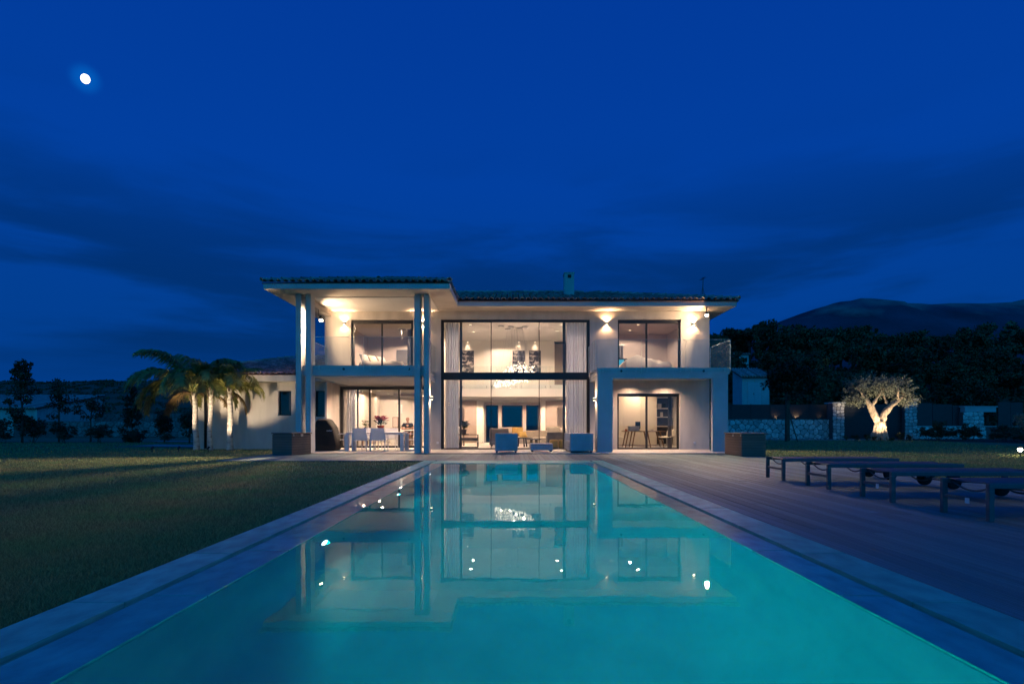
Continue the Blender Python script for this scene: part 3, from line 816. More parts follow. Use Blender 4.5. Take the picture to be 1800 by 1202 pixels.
# entrance wall with three tall dark windows
eh = MB()
wall_mb(eh, -3.19, 3.49, .035, 2.46, 30.95, 31.0, [(-1.62,1.64,.035,2.36)])
eh.quad((-1.62,30.96,.035),(-1.62,31.78,.035),(-1.62,31.78,2.36),(-1.62,30.96,2.36)); eh.quad((1.64,31.78,.035),(1.64,30.96,.035),(1.64,30.96,2.36),(1.64,31.78,2.36))
eh.quad((-1.62,30.96,2.36),(1.64,30.96,2.36),(1.64,31.78,2.36),(-1.62,31.78,2.36))
eh.build('interior_wall', M['inner_wall'], villa)
MB().quad((-1.62,31.0,.034),(1.64,31.0,.034),(1.64,31.79,.034),(-1.62,31.79,.034)).build('interior_floor', M['inner_floor'], villa)
for xa, xb in ((-1.52,-.80),(-.60,.62),(.82,1.54)):
    window(villa, xa+.003, xb-.003, .04, 2.19, 31.84, .05, (), .05, .08)
for xa in (-2.95,1.90):
    MB().box(xa,xa+.95,30.90,30.945,.04,2.40).build('wall_panel', M['brown_wall'], villa)
# dining room and kitchen
room(-7.55, -3.40, 24.27, 31.2, .04, 2.74, M['inner_wall'])
MB().box(-5.4,-3.45,30.6,31.1,2.52,2.73).build('bulkhead', M['inner_white'], villa)
MB().box(-5.75,-5.10,31.14,31.19,.05,2.2).build('door', M['inner_white'], villa)
MB().box(-5.95,-4.90,29.0,29.03,2.60,2.68).build('air_vent', M['brown_wall'], villa)
MB().box(-6.3,-4.75,29.031,31.15,2.55,2.735).build('bulkhead', M['inner_white'], villa)
# office
room(3.72, 7.83, 22.69, 26.4, .04, 2.70, M['inner_wall'], openings=[(5.70+1.2,6.55+1.25,.05,2.7)])
# bedrooms upstairs
room(-7.44, -3.40, 22.69, 28.2, 3.19, 5.55, M['mauve'], M['white_ceiling'])
room(3.72, 7.83, 22.69, 27.6, 3.18, 5.60, M['mauve'], M['mauve'])
MB().box(-7.44,-3.4,22.7,28.0,3.12,3.17).box(3.72,7.83,22.7,27.5,2.85,3.12).build('storey_floor', M['concrete'], villa)

# ================================================================== ANNEX
ax = thing('house_annex', 'low single-storey wing with hipped tile roof behind the palms', 'house wing', (-11,24.2,0))
w = MB()
wall_mb(w, -14.10, -7.69, -.06, 2.92, 24.2, 24.45, [(-10.36,-9.78,1.45,2.55),(-8.72,-8.0,1.40,2.55)])
w.box(-14.1,-13.85,24.451,31,-.06,2.92)
w.build('wall', M['stucco'], ax)
for xa, xb, za, zb in ((-10.358,-9.782,1.452,2.548),(-8.718,-8.002,1.402,2.548)):
    window(ax, xa, xb, za, zb, 24.32, .06, (), .05, .07)
    MB().quad((xa-.05,24.7,za-.1),(xb+.05,24.7,za-.1),(xb+.05,24.7,zb+.1),(xa-.05,24.7,zb+.1)).build('blind', M['blind'], ax)
MB().box(-14.85,-7.70,23.4,31.4,2.92,3.17).build('eaves', M['stucco'], ax)
q = MB(); za = 3.18
c0,c1,c2,c3 = (-14.95,23.32,za),(-7.69,23.32,za),(-7.69,31.5,za),(-14.95,31.5,za)
rg = (-10.86,27.41,za+sl*4.09); rg2 = (-7.69,27.41,za+sl*4.09)
q.poly([c0,c1,rg2,rg]); q.poly([c3,c0,rg]); q.poly([c2,c3,rg,rg2]); q.quad(c0,c3,c2,c1)
ar = q.build('roof', M['roof_base'], ax)
stf2 = MB()
tiles(ar, c0, (1,0,0), (0,1,0), lambda t: (max(0,t), 7.22), 11, 6, True, stf2)
tiles(ar, (-14.95,31.5,za), (0,-1,0), (1,0,0), lambda t: (max(0,t), 8.1-max(0,t)), 11, 0, True, stf2)
caps(stf2, c0, rg); caps(stf2, rg, rg2)
tag(stf2.build('upper_tiles', M['roof_tile_stuff'], ar), kind='stuff')
pp = thing('downpipe', 'dark rainwater downpipe on the pale annex wall between two palm trunks', 'downpipe', (-13.55,24.1,0))
MB().tube([(-13.55,24.13,0),(-13.55,24.13,2.90)], .055, 10).build('pipe', M['black_alu'], pp, True)
for zz in (.6,1.6,2.5): MB().lathe((-13.55,24.13,zz),[(.066,0),(.066,.03)],10).build('bracket', M['black_alu'], pp)

# ================================================================== LAMPS ON THE VILLA
def sconce(x, y, z, nx, ny, label, watts=62):
    """small up-and-down box lamp; (nx,ny) points away from the wall"""
    t0 = thing('wall_lamp', label, 'wall lamp', (x,y,z), 0, 'up-and-down wall lamps on the villa')
    cx, cy_ = x+nx*.058, y+ny*.058
    MB().box(min(x,x+nx*.012)-.02*abs(ny),max(x,x+nx*.012)+.02*abs(ny),min(y,y+ny*.012)-.02*abs(nx),max(y,y+ny*.012)+.02*abs(nx),z-.02,z+.02).build('bracket', M['grey_alu'], t0)
    MB().box(cx-.045,cx+.045,cy_-.045,cy_+.045,z-.045,z+.045).build('body', M['grey_alu'], t0, bevel=.006)
    MB().box(cx-.035,cx+.035,cy_-.035,cy_+.035,z+.046,z+.054).box(cx-.035,cx+.035,cy_-.035,cy_+.035,z-.054,z-.046).build('lens', M['lamp_sconce'], t0)
    for s in (1,-1):
        spot('beam', (cx,cy_,z+s*.066), (cx-nx*.03,cy_-ny*.03,z+s), watts*(1.3 if s > 0 else 1), 140, .7, WARM, .02, t0)
sconce(-6.87, WY, 5.18, 0, -1, 'wall lamp left of the tower bedroom window')
sconce(-3.69, WY, 5.18, 0, -1, 'wall lamp glowing between the two right tower columns')
sconce(3.87, WY, 5.18, 0, -1, 'upper wall lamp between tall glazing and right bedroom window')
sconce(7.44, WY, 5.16, 0, -1, 'wall lamp right of the upper right bedroom window')
sconce(-2.962, 19.75, 2.0, 1, 0, 'lower wall lamp on the innermost tower column')
sconce(3.178, 20.72, 2.0, -1, 0, 'lower wall lamp on the side of the portico pillar')
def flood(x, y, z, aim, label, watts, ang, added_wash):
    t0 = thing('floodlight', label, 'floodlight', (x,y,z), 0, 'floodlights under the eaves')
    if x > 0: MB().box(x-.02,x+.02,y-.03,y+.01,z+.10,5.699).build('arm', M['black_alu'], t0)
    else: MB().box(x-.09,x+.02,y-.02,y+.02,z+.10,z+.14).box(x-.11,x-.091,y-.02,y+.02,z+.10,5.60).build('arm', M['black_alu'], t0)
    MB().lathe((x,y-.03,z),[(.03,.10),(.07,.06),(.075,.0),(.07,-.01)],14).build('housing', M['black_alu'], t0)
    MB().sphere((x,y-.03,z-.035),.062,14,10).build('lens', M['lamp_flood'], t0, True)
    spot('beam', (x,y-.05,z-.11), aim, watts, ang, .45, (1,.70,.42), .06 if x > 0 else .09, t0)
    spot('added_wash', (x-.05*math.copysign(1,x),y-.22,z-.24), (x-3*math.copysign(1,x),y+(-.20 if x > 0 else 1.0),z+(-.20 if x > 0 else .25)), added_wash, 168, .35, (1,.66,.38), .08, t0)  # added wash light set off from the lamp, brightens wall and ceiling
    return t0
flood(7.73, 21.70, 5.42, (9.2,18.2,0), 'star-bright floodlight under the right eaves', 1400, 102, 200)
flood(-7.33, 21.0, 5.08, (-12.9,8.5,0), 'star-bright floodlight beside the left tower columns', 4000, 80, 200)
def downlight(x, y, z, label, group, watts=6, ang=120, r=.05, bl=.6):
    t0 = thing('downlight', label, 'downlight', (x,y,z), 0, group)
    MB().lathe((x,y,z), [(r+.015,-.012),(r+.015,-.001),(r,-.001),(r,-.012)], 14).build('ring', M['white_paint'], t0)
    MB().lathe((x,y,z), [(.0001,-.006),(r-.002,-.006)], 14).build('lens', M['lamp_warm'], t0)
    if watts: spot('beam', (x,y,z-.03), (x,y,z-1), watts, ang, bl, WARM2, .04, t0)
for x, y, lb in ((-6.38,21.3,'downlight in tower loggia ceiling, front of the left pair'),(-6.37,22.5,'downlight in tower loggia ceiling, rear of the left pair'),
                 (-4.95,21.3,'downlight in tower loggia ceiling, front of the right pair'),(-4.92,22.5,'downlight in tower loggia ceiling, rear of the right pair')):
    downlight(x, y, 2.775, lb, 'downlights in the loggia ceilings', 230, 140, .05, .7)
for x, y, lb in ((4.55,21.0,'downlight in portico ceiling, front of the left pair'),(4.80,21.9,'downlight in portico ceiling, rear of the left pair'),
                 (6.0,21.0,'downlight in portico ceiling, front of the right pair'),(6.25,21.9,'downlight in portico ceiling, rear of the right pair')):
    downlight(x, y, 2.86, lb, 'downlights in the loggia ceilings', 200, 132, .05, .95)
# ================================================================== INTERIOR LIGHT AND FURNISHING
# --- curtains
def curtain(x0, x1, y, z0, z1, label, m, n=9, amp=.05, group=None):
    t0 = thing('curtain', label, 'curtain', ((x0+x1)/2, y, z0), 0, group)
    K = n*8; V = []; F = []
    ph = rnd.uniform(0,6)
    for j, zz in enumerate((z0, z0+(z1-z0)*.5, z1)):
        for i in range(K+1):
            u = i/K
            a = amp*(1 if j < 2 else .55)*(math.sin(u*n*2*math.pi+ph)+.35*math.sin(u*n*4.7+1.3+ph*2))
            V.append((x0+(x1-x0)*u + .012*math.sin(u*n*9+j), y+a, zz))
    for j in range(2):
        for i in range(K): F.append((j*(K+1)+i, j*(K+1)+i+1, (j+1)*(K+1)+i+1, (j+1)*(K+1)+i))
    o = np_obj('cloth', V, F, m, t0); o.data.polygons.foreach_set('use_smooth', [True]*len(F))
    MB().tube([(x0-.05,y,z1+.015),(x1+.05,y,z1+.015)], .014, 6).build('rod', M['white_paint'], t0)
g = 'full-height curtains behind the tall glazing'
curtain(-2.79, -2.22, 22.80, .05, 5.45, 'white sheer curtain at the left edge of the tall glazing', M['sheer'], 6, .055, g)
curtain(2.26, 3.12, 22.80, .05, 5.45, 'white sheer curtain at the right edge of the tall glazing', M['sheer'], 8, .055, g)
curtain(-2.20, -2.10, 22.95, .05, 5.42, 'narrow dark drape beside the left sheer curtain', M['curtain_dark'], 2, .04, g)
curtain(2.12, 2.24, 22.95, .05, 5.42, 'narrow dark drape beside the right sheer curtain', M['curtain_dark'], 2, .04, g)
curtain(-7.42, -7.02, 24.55, .05, 2.68, 'pale curtain at the left end of the dining window', M['sheer'], 4, .05)
curtain(-7.0, -6.93, 24.65, .05, 2.68, 'grey drape beside the pale dining room curtain', M['grey_fabric'], 2, .03)
curtain(-4.9, -4.72, 25.6, 3.2, 5.5, 'mauve curtain standing in the tower bedroom', M['curtain_dark'], 3, .04)
curtain(4.9, 5.55, 27.2, 3.2, 5.0, 'dark curtain behind the bed in the upper right bedroom', M['curtain_dark'], 5, .04)
curtain(6.60, 6.78, 23.15, .05, 2.65, 'grey curtain at the right end of the office window', M['curtain_dark'], 3, .04)
# --- chandelier
ch = thing('chandelier', 'large chandelier of glowing glass drops hanging in the living room', 'chandelier', (.12,25.5,5.58))
rr = random.Random(5)
sp_ = MB(); ft = MB()
for (cx,cyy,zz) in ((-.50,25.1,5.55),(-.2,25.9,5.56),(-.06,25.3,5.55),(.38,25.7,5.56),(.58,25.3,5.55)):
    MB().lathe((cx,cyy,5.54),[(.14,0),(.14,.055)],14).build('ceiling_rose', M['white_paint'], ch)
nd = 0
while nd < 420:
    u = rr.uniform(-1,1); v = rr.uniform(-1,1)
    if u*u+v*v > 1: continue
    x = .12+u*.98; yy = 25.5+v*.75
    zlow = 2.78 + .50*(u*.5+.5) - .10*(1-u*u-v*v)
    zt = zlow + rr.uniform(0,1)**1.2*(.95 - .45*abs(u)) 
    sp_.sphere((x,yy,zt), .019, 6, 4, 1,1,1.9)
    if nd % 10 == 0: ft.tube([(x,yy,zt+.04),(x*.45+.05,25.5+(yy-25.5)*.5,5.54)], .0025, 3, False)
    nd += 1
tag(sp_.build('glass_drops', M['lamp_drop'], ch, True), kind='stuff')
ft.build('suspension_wires', M['steel'], ch)
for qx, qy, qz in ((-.5,25.3,2.9),(-.1,25.9,3.0),(.2,25.2,3.1),(.55,25.7,3.3),(.85,25.4,3.4),(.1,25.5,3.4)): point('chandelier_light', (qx,qy,qz), 25, WARM2, .025, ch)
# --- living room downlights
for i, (x, y, lb) in enumerate(((2.25,25.0,'front downlight in the living room ceiling, right of the chandelier'),(2.2,26.6,'rear downlight in the living room ceiling, right of the chandelier'),(-1.9,25.0,'front downlight in the living room ceiling, left of the chandelier'),(-1.9,26.8,'rear downlight in the living room ceiling, left of the chandelier'))):
    downlight(x, y, 5.59, lb, 'downlights in the living room ceiling', 370, 155, .05, .3)
pics = [(-2.72,-2.06,'leftmost'),(.03,.69,'middle'),(.92,1.56,'rightmost')]
pm_ = bpy.data.materials.new('photo_print'); pm_.use_nodes = True
t = pm_.node_tree; L = t.links.new; b = t.nodes['Principled BSDF']
tcn = t.nodes.new('ShaderNodeTexCoord'); mpn = t.nodes.new('ShaderNodeMapping'); mpn.inputs['Scale'].default_value = (2.2,1,3.6); L(tcn.outputs['Object'], mpn.inputs[0])
oi = t.nodes.new('ShaderNodeObjectInfo'); va = t.nodes.new('ShaderNodeVectorMath'); va.operation = 'MULTIPLY_ADD'
n1 = t.nodes.new('ShaderNodeTexNoise'); n1.inputs['Scale'].default_value = 1.6; n1.inputs['Detail'].default_value = 6; n1.inputs['Distortion'].default_value = .8; L(mpn.outputs[0], n1.inputs['Vector'])
rp = t.nodes.new('ShaderNodeValToRGB'); L(n1.outputs[0], rp.inputs[0]); rp.color_ramp.elements[0].position = .48; rp.color_ramp.elements[0].color = (.012,.012,.02,1); rp.color_ramp.elements[1].position = .66; rp.color_ramp.elements[1].color = (.62,.56,.52,1)
L(rp.outputs[0], b.inputs['Base Color']); b.inputs['Roughness'].default_value = .5
for i, (a, bx, lb) in enumerate(pics):
    t0 = thing('picture', lb+' of three black and white pictures on the gallery wall', 'picture', ((a+bx)/2,29.58,3.75), 0, 'pictures on the gallery wall')
    MB().box(a,bx,29.55,29.597,3.72,5.06).build('frame', M['black_alu'], t0)
    o = MB().quad((a+.02,29.548,3.74),(bx-.02,29.548,3.74),(bx-.02,29.548,5.04),(a+.02,29.548,5.04)).build('print', pm_, t0)
    t1 = thing('picture_light', 'spotlight above the '+lb+' gallery picture', 'spotlight', ((a+bx)/2,29.2,5.58), 0, 'picture spotlights on the gallery ceiling')
    cx = (a+bx)/2
    MB().lathe((cx,29.49,5.50),[(.035,0),(.035,.095)],10).build('body', M['white_paint'], t1)
    MB().lathe((cx,29.49,5.496),[(.0001,0),(.03,0)],10).build('lens', M['lamp_warm'], t1)
    spot('beam', (cx,29.49,5.47), (cx,29.52,4.4), 20, 92, .9, WARM2, .03, t1)
downlight(-.4, 28.5, 5.59, 'added fill downlight in the gallery ceiling between the pictures', 'downlights in the living room ceiling', 260, 150, .05, .3)  # fill lamp added to brighten the gallery
# hall lamps under the gallery
for x, lb in ((-2.3,'left'),(.02,'middle'),(2.6,'right')):
    downlight(x, 29.4, 2.45, lb+' downlight under the gallery', 'downlights under the gallery', 450, 165, .05, .2)
# --- sofas and small furniture in the living room
def sofa(label, x0, x1, y0, y1, m, back='y1', arms=True, seat=.42, top=.76):
    t0 = thing('sofa', label, 'sofa', ((x0+x1)/2,(y0+y1)/2,.04))
    MB().box(x0,x1,y0,y1,.10,seat-.14).build('base', m, t0, bevel=.03)
    if back == 'y1': MB().box(x0,x1,y1-.2,y1,seat-.139,top).build('backrest', m, t0, bevel=.05, seg=3)
    elif back == 'y0': MB().box(x0,x1,y0,y0+.2,.28,top).build('backrest', m, t0, bevel=.05, seg=3)
    elif back == 'x1': MB().box(x1-.2,x1,y0,y1,.28,top).build('backrest', m, t0, bevel=.05, seg=3)
    if arms:
        if back[0] == 'y':
            for a, b in ((x0,x0+.16),(x1-.16,x1)): MB().box(a,b,y0+.21,y1-.21,seat-.139,seat+.16).build('armrest', m, t0, bevel=.04, seg=3)
    nx_ = max(1, round((x1-x0-.34)/.8)); ww = (x1-x0-.36)/nx_
    for i in range(nx_):
        q = MB().box(x0+.18+ww*i+.008,x0+.18+ww*(i+1)-.008,y0+(.02 if back != 'y0' else .21),y1-(.21 if back == 'y1' else .02),seat-.138,seat)
        q.build('seat_cushion', m, t0, bevel=.045, seg=3)
    for xx in (x0+.1,x1-.1):
        for yy in (y0+.1,y1-.1): MB().box(xx-.025,xx+.025,yy-.025,yy+.025,.04,.099).build('leg', M['dark_wood'], t0)
    return t0
def pillow(label, x, y, z, w, m, tilt, yaw, group='cushions on the living room sofas'):
    q = MB().cushion((0,0,0), w, w*.8, .15)
    o = q.build('cushion', m, None, True)
    o.location = (x,y,z); o.rotation_euler = (R(tilt), 0, R(yaw))
    tag(o, label, 'cushion', group)
sofa('long cream sofa along the back of the living room', -.55, 2.0, 27.2, 28.2, M['cream'])
sofa('grey low sofa standing with its back to the tall glazing', 1.55, 2.62, 24.2, 25.1, M['grey_fabric'], 'y0', top=.72)
sofa('dark grey sofa seen behind the outdoor armchair', -1.05, -.15, 25.4, 26.3, M['grey_fabric'], 'y0', top=.88)
sofa('cream side sofa at the right of the living room', 1.75, 3.2, 25.7, 26.8, M['cream'])
pillow('white cushion at the left end of the long cream sofa', -.30, 27.95, .70, .62, M['cream'], 74, 8)
pillow('yellow cushion beside the white one on the long sofa', .28, 27.92, .70, .60, M['yellow'], 74, -10)
pillow('small yellow cushion lying on the seat of the long sofa', .55, 27.6, .56, .45, M['yellow'], 55, 25)
pillow('big cream cushion at the left of the side sofa', 2.0, 26.45, .72, .66, M['cream'], 72, 12)
pillow('cream cushion in the middle of the side sofa', 2.62, 26.5, .68, .55, M['linen'], 70, -8)
pillow('striped cream cushion right on the side sofa', 2.95, 26.4, .68, .52, M['cream'], 68, 15)
def pouf(label, x0, x1, y0, y1, m):
    t0 = thing('pouf', label, 'pouf', ((x0+x1)/2,(y0+y1)/2,.04), 0, 'yellow poufs by the glazing')
    MB().box(x0,x1,y0,y1,.045,.38).build('body', m, t0, bevel=.05, seg=3)
    MB().box(x0+.004,x1-.004,y0+.004,y1-.004,.381,.405).build('seat', m, t0, bevel=.011, seg=2)
pouf('yellow cube pouf at the left, inside the tall glazing', 1.62, 1.98, 23.3, 23.7, M['yellow'])
pouf('yellow cube pouf at the right, inside the tall glazing', 2.0, 2.24, 23.3, 23.7, M['yellow'])
def round_table(label, x, y, r, h, m):
    t0 = thing('coffee_table', label, 'coffee table', (x,y,.04), 0, 'round coffee tables in the living room')
    MB().lathe((x,y,h-.04),[(r-.01,0),(r,.01),(r,.03),(r-.01,.04)],28).build('tabletop', m, t0)
    for k in range(4):
        a = k*math.pi/2+.5
        MB().bar((x+math.cos(a)*r*.55,y+math.sin(a)*r*.55,.04),(x+math.cos(a)*r*.45,y+math.sin(a)*r*.45,h-.041),.05).build('leg', M['dark_wood'], t0)
round_table('larger round dark coffee table in the living room', .42, 24.9, .52, .47, M['dark_wood'])
round_table('smaller lower round coffee table beside the larger one', 1.0, 25.0, .36, .40, M['dark_wood'])
# black frame console with bench cushion and orchid
t0 = thing('side_table', 'thin black metal frame side table inside the left glazing', 'side table', (-1.9,24.0,.04))
q = MB()
for xx in (-2.33,-1.50):
    for yy in (23.7,24.3): q.bar((xx,yy,.04),(xx,yy,.62),.03)
for zz in (.055,.61):
    q.bar((-2.33,23.7,zz),(-1.5,23.7,zz),.025); q.bar((-2.33,24.3,zz),(-1.5,24.3,zz),.025); q.bar((-2.33,23.7,zz),(-2.33,24.3,zz),.025); q.bar((-1.5,23.7,zz),(-1.5,24.3,zz),.025)
q.build('frame', M['black_alu'], t0)
MB().box(-2.20,-1.50,23.75,24.25,.34,.47).build('bench_cushion', M['grey_fabric'], t0, bevel=.04, seg=3)
MB().box(-2.34,-1.9,23.69,24.31,.626,.645).build('tabletop', M['dark_wood'], t0)
def leafy(name, label, cat, base, h, r, n, m, pot_m, pot_r, pot_h, leaf=.10, group=None, seed=1, flower=None, nf=0):
    t0 = thing(name, label, cat, base, 0, group)
    rr = np.random.RandomState(seed)
    MB().lathe(base,[(pot_r*.75,0),(pot_r,pot_h*.9),(pot_r*1.05,pot_h*.9),(pot_r*1.05,pot_h)],14).build('pot', pot_m, t0)
    def leaves(nn, zlo, zhi, mm, nm, sc):
        V = []; F = []
        for k in range(nn):
            a = rr.uniform(0,6.28); f = rr.uniform(.25,1)
            c = np.array([base[0]+math.cos(a)*r*f, base[1]+math.sin(a)*r*f, base[2]+pot_h+rr.uniform(zlo,zhi)*h])
            d = np.array([math.cos(a), math.sin(a), rr.uniform(-.3,.7)]); d /= np.linalg.norm(d)
            s = np.cross(d,[0,0,1]); s /= np.linalg.norm(s)
            l = leaf*sc*rr.uniform(.7,1.3); wdt = l*.32
            up = np.cross(s,d)
            i = len(V)
            V += [c-d*l*.5, c+s*wdt+up*wdt*.3, c+d*l*.5, c-s*wdt+up*wdt*.3]; F.append((i,i+1,i+2,i+3))
        np_obj(nm, V, F, mm, t0)
    leaves(n, .15, .85, m, 'leaves', 1.0)
    if flower: leaves(nf, .5, 1.05, flower, 'flowers', 1.1)
    q = MB()
    for k in range(5):
        a = k*1.3
        q.tube([(base[0],base[1],base[2]+pot_h*.8),(base[0]+math.cos(a)*r*.4,base[1]+math.sin(a)*r*.4,base[2]+pot_h+h*.5)],.006,4)
    q.build('stems', M['leaf'], t0)
    return t0
leafy('potted_plant', 'dark spiky potted plant on the black frame side table', 'potted plant', (-2.12,24.0,.646), .42, .24, 46, M['leaf_dark'], M['curtain_dark'], .13, .20, .26, None, 3)
def floor_lamp(label, x, y, z_sh0, z_sh1, w):
    t0 = thing('floor_lamp', label, 'floor lamp', (x,y,.04), 0, 'unlit brown floor lamps in the living room')
    q = MB()
    for sx in (-1,1):
        for sy in (-1,1): q.bar((x+sx*w*.42,y+sy*w*.42,.04),(x+sx*w*.42,y+sy*w*.42,z_sh0),.025)
    q.build('stand', M['black_alu'], t0); MB().box(x-w*.5,x+w*.5,y-w*.5,y+w*.5,z_sh0+.001,z_sh1).build('lamp_shade', M['brown_wall'], t0, bevel=.01)
    MB().lathe((x,y,.05),[(.07,0),(.09,.1),(.05,.22)],10).build('vase', M['grey_fabric'], t0)
floor_lamp('brown box floor lamp by the left curtain of the living room', -2.46, 26.2, .97, 1.85, .36)
floor_lamp('brown box floor lamp by the right curtain of the living room', 2.55, 28.6, .97, 1.95, .36)

# --- dining room / kitchen
downl = 'downlights in the kitchen ceiling'
for x, y, pw, lb in ((-6.9,25.4,150,'downlight near the painting in the kitchen ceiling'),(-5.9,24.9,330,'front middle downlight in the kitchen ceiling'),(-4.4,25.0,330,'front right downlight in the kitchen ceiling'),(-6.6,27.2,260,'rear left downlight in the kitchen ceiling'),(-4.1,27.2,260,'rear right downlight in the kitchen ceiling'),(-6.8,30.0,130,'farthest added fill downlight in the kitchen ceiling, left'),(-4.3,29.6,130,'farthest added fill downlight in the kitchen ceiling, right')):  # farthest pair added to brighten the kitchen back wall
    downlight(x, y, 2.73, lb, downl, pw, 166, .05, .15)
for k in range(3):
    t1 = thing('wall_spot', ('first','second','third')[k]+' spotlight over the tree painting, counting from the window', 'spotlight', (-7.2,25.2+k*.55,2.7), 0, 'spotlights over the painting')
    MB().lathe((-7.2,25.2+k*.55,2.64),[(.03,0),(.03,.09)],10).build('body', M['white_paint'], t1)
    MB().lathe((-7.2,25.2+k*.55,2.636),[(.0001,0),(.026,0)],10).build('lens', M['lamp_warm'], t1)
    spot('beam', (-7.2,25.2+k*.55,2.62), (-7.5,25.2+k*.55,1.6), 45, 60, .5, WARM2, .02, t1)
pw_ = thing('tree_painting', 'tall painting of pale tree trunks on the kitchen side wall', 'painting', (-7.5,26.1,.5))
MB().box(-7.545,-7.515,25.0,27.2,.35,2.05).build('canvas', M['wood'], pw_)
q = MB(); rr = random.Random(8)
for k in range(9):
    yy = 25.08+k*.235+rr.uniform(-.04,.04); wd = rr.uniform(.05,.12)
    q.box(-7.514,-7.508-.0004*k,yy,yy+wd,.36,2.04)
q.build('painted_trunks', M['cream'], pw_)
tb = thing('dining_table', 'white dining table inside the lit kitchen window', 'dining table', (-5.8,26.0,.04))
MB().box(-7.1,-4.25,25.45,26.45,.77,.81).build('tabletop', M['white_paint'], tb, bevel=.005)
for xx in (-7.0,-4.4):
    for yy in (25.55,26.35): MB().box(xx-.04,xx+.04,yy-.04,yy+.04,.04,.769).build('leg', M['wood'], tb)
leafy('poinsettia', 'large red poinsettia in a red wrapped pot on the kitchen table', 'potted plant', (-6.20,25.8,.811), .42, .33, 70, M['leaf_dark'], M['red'], .17, .20, .17, None, 5, M['red'], 120)
leafy('houseplant', 'small green and white flowering plant left of the poinsettia', 'potted plant', (-6.92,25.8,.811), .34, .20, 34, M['leaf'], M['curtain_dark'], .07, .12, .13, None, 6, M['linen'], 12)
t0 = thing('table_bench', 'low wooden sideboard with a white top behind the kitchen table', 'sideboard', (-5.3,28.3,.04))
MB().box(-6.2,-4.9,28.0,28.5,.05,.86).build('body', M['inner_white'], t0); MB().box(-6.25,-4.85,27.96,28.54,.861,.90).build('top', M['wood'], t0)
t0 = thing('small_picture', 'small framed picture leaning on the kitchen sideboard', 'picture', (-6.07,28.45,.9))
MB().box(-6.22,-5.92,28.42,28.45,.901,1.45).build('frame', M['wood'], t0); MB().box(-6.19,-5.95,28.41,28.419,.93,1.42).build('print', M['linen'], t0)
t0 = thing('pendant_lamp', 'white glowing pendant lamp over the kitchen', 'pendant lamp', (-5.55,27.5,2.3))
MB().lathe((-5.65,27.5,1.62),[(.12,0),(.125,.02),(.125,.42),(.12,.44)],18).build('lamp_shade', M['lamp_shade'], t0)
MB().tube([(-5.65,27.5,2.061),(-5.65,27.5,2.73)],.006,5).build('cord', M['black_alu'], t0)
# fridge and cupboards at the right end of the kitchen
t0 = thing('kitchen_cabinet', 'dark and pale tall kitchen cabinet seen between the tower columns', 'cabinet', (-3.9,28,.04))
MB().box(-4.0,-3.42,27.2,28.4,.05,2.4).build('carcass', M['inner_white'], t0)
MB().box(-4.022,-4.001,27.25,28.35,1.35,1.40).build('worktop', M['black_alu'], t0)
# --- person at the table
pr = thing('person', 'bald seated man in a dark t-shirt at the kitchen table', 'person', (-5.12,26.9,.04))
def body(name, pts, edges, m, parent, lv=2):
    """one continuous skinned figure: pts = {key:(pos,radius)}"""
    import bmesh
    keys = list(pts); idx = {k: i for i, k in enumerate(keys)}
    off = wloc(parent)
    bm = bmesh.new(); lay = bm.verts.layers.skin.verify()
    vs = []
    for i, k in enumerate(keys):
        p, r = pts[k]; v = bm.verts.new(Vector(p)-off); vs.append(v)
        v[lay].radius = r if hasattr(r, '__len__') else (r, r)
        v[lay].use_root = (i == 0)
    for a, b in edges: bm.edges.new((vs[idx[a]], vs[idx[b]]))
    me = bpy.data.meshes.new(name); bm.to_mesh(me); bm.free()
    o = link(name, me, m, parent)
    o.modifiers.new('skin', 'SKIN').use_smooth_shade = True
    s = o.modifiers.new('subsurf', 'SUBSURF'); s.levels = lv; s.render_levels = lv
    return o
X, Y = -5.12, 26.9
pts = {'pelvis':((X,Y,.60),(.15,.11)), 'waist':((X,Y-.01,.78),(.135,.10)), 'chest':((X,Y-.05,1.0),(.155,.105)), 'neckb':((X,Y-.07,1.13),(.07,.065)), 'neck':((X,Y-.085,1.19),(.052,.052)),
       'jaw':((X,Y-.125,1.245),(.072,.078)), 'skull':((X,Y-.105,1.335),(.098,.112)), 'crown':((X,Y-.095,1.42),(.070,.082))}
ed = [('pelvis','waist'),('waist','chest'),('chest','neckb'),('neckb','neck'),('neck','jaw'),('jaw','skull'),('skull','crown')]
for s, n in ((-1,'l'),(1,'r')):
    pts.update({'sh'+n:((X+s*.20,Y-.06,1.075),.062), 'el'+n:((X+s*.285,Y-.20,.86),.046), 'wr'+n:((X+s*.12,Y-.43,.865),.030), 'pa'+n:((X+s*.06,Y-.50,.865),(.034,.02)),
                'hip'+n:((X+s*.10,Y-.05,.57),.09), 'kn'+n:((X+s*.15,Y-.46,.56),.062), 'an'+n:((X+s*.15,Y-.42,.13),.042), 'toe'+n:((X+s*.16,Y-.58,.075),.035)})
    ed += [('chest','sh'+n),('sh'+n,'el'+n),('el'+n,'wr'+n),('wr'+n,'pa'+n),('pelvis','hip'+n),('hip'+n,'kn'+n),('kn'+n,'an'+n),('an'+n,'toe'+n)]
    for q in range(4):
        pts['f%s%d'%(n,q)] = ((X+s*(.035-.018*q)+s*.02,Y-.55-.008*(q in (1,2)),.858),.009); pts['g%s%d'%(n,q)] = ((X+s*(.03-.018*q)+s*.015,Y-.585-.008*(q in (1,2)),.842),.008)
        ed += [('pa'+n,'f%s%d'%(n,q)),('f%s%d'%(n,q),'g%s%d'%(n,q))]
    pts['th'+n] = ((X+s*.02,Y-.50,.875),.010); ed.append(('pa'+n,'th'+n))
body('body', pts, ed, M['skin'], pr)
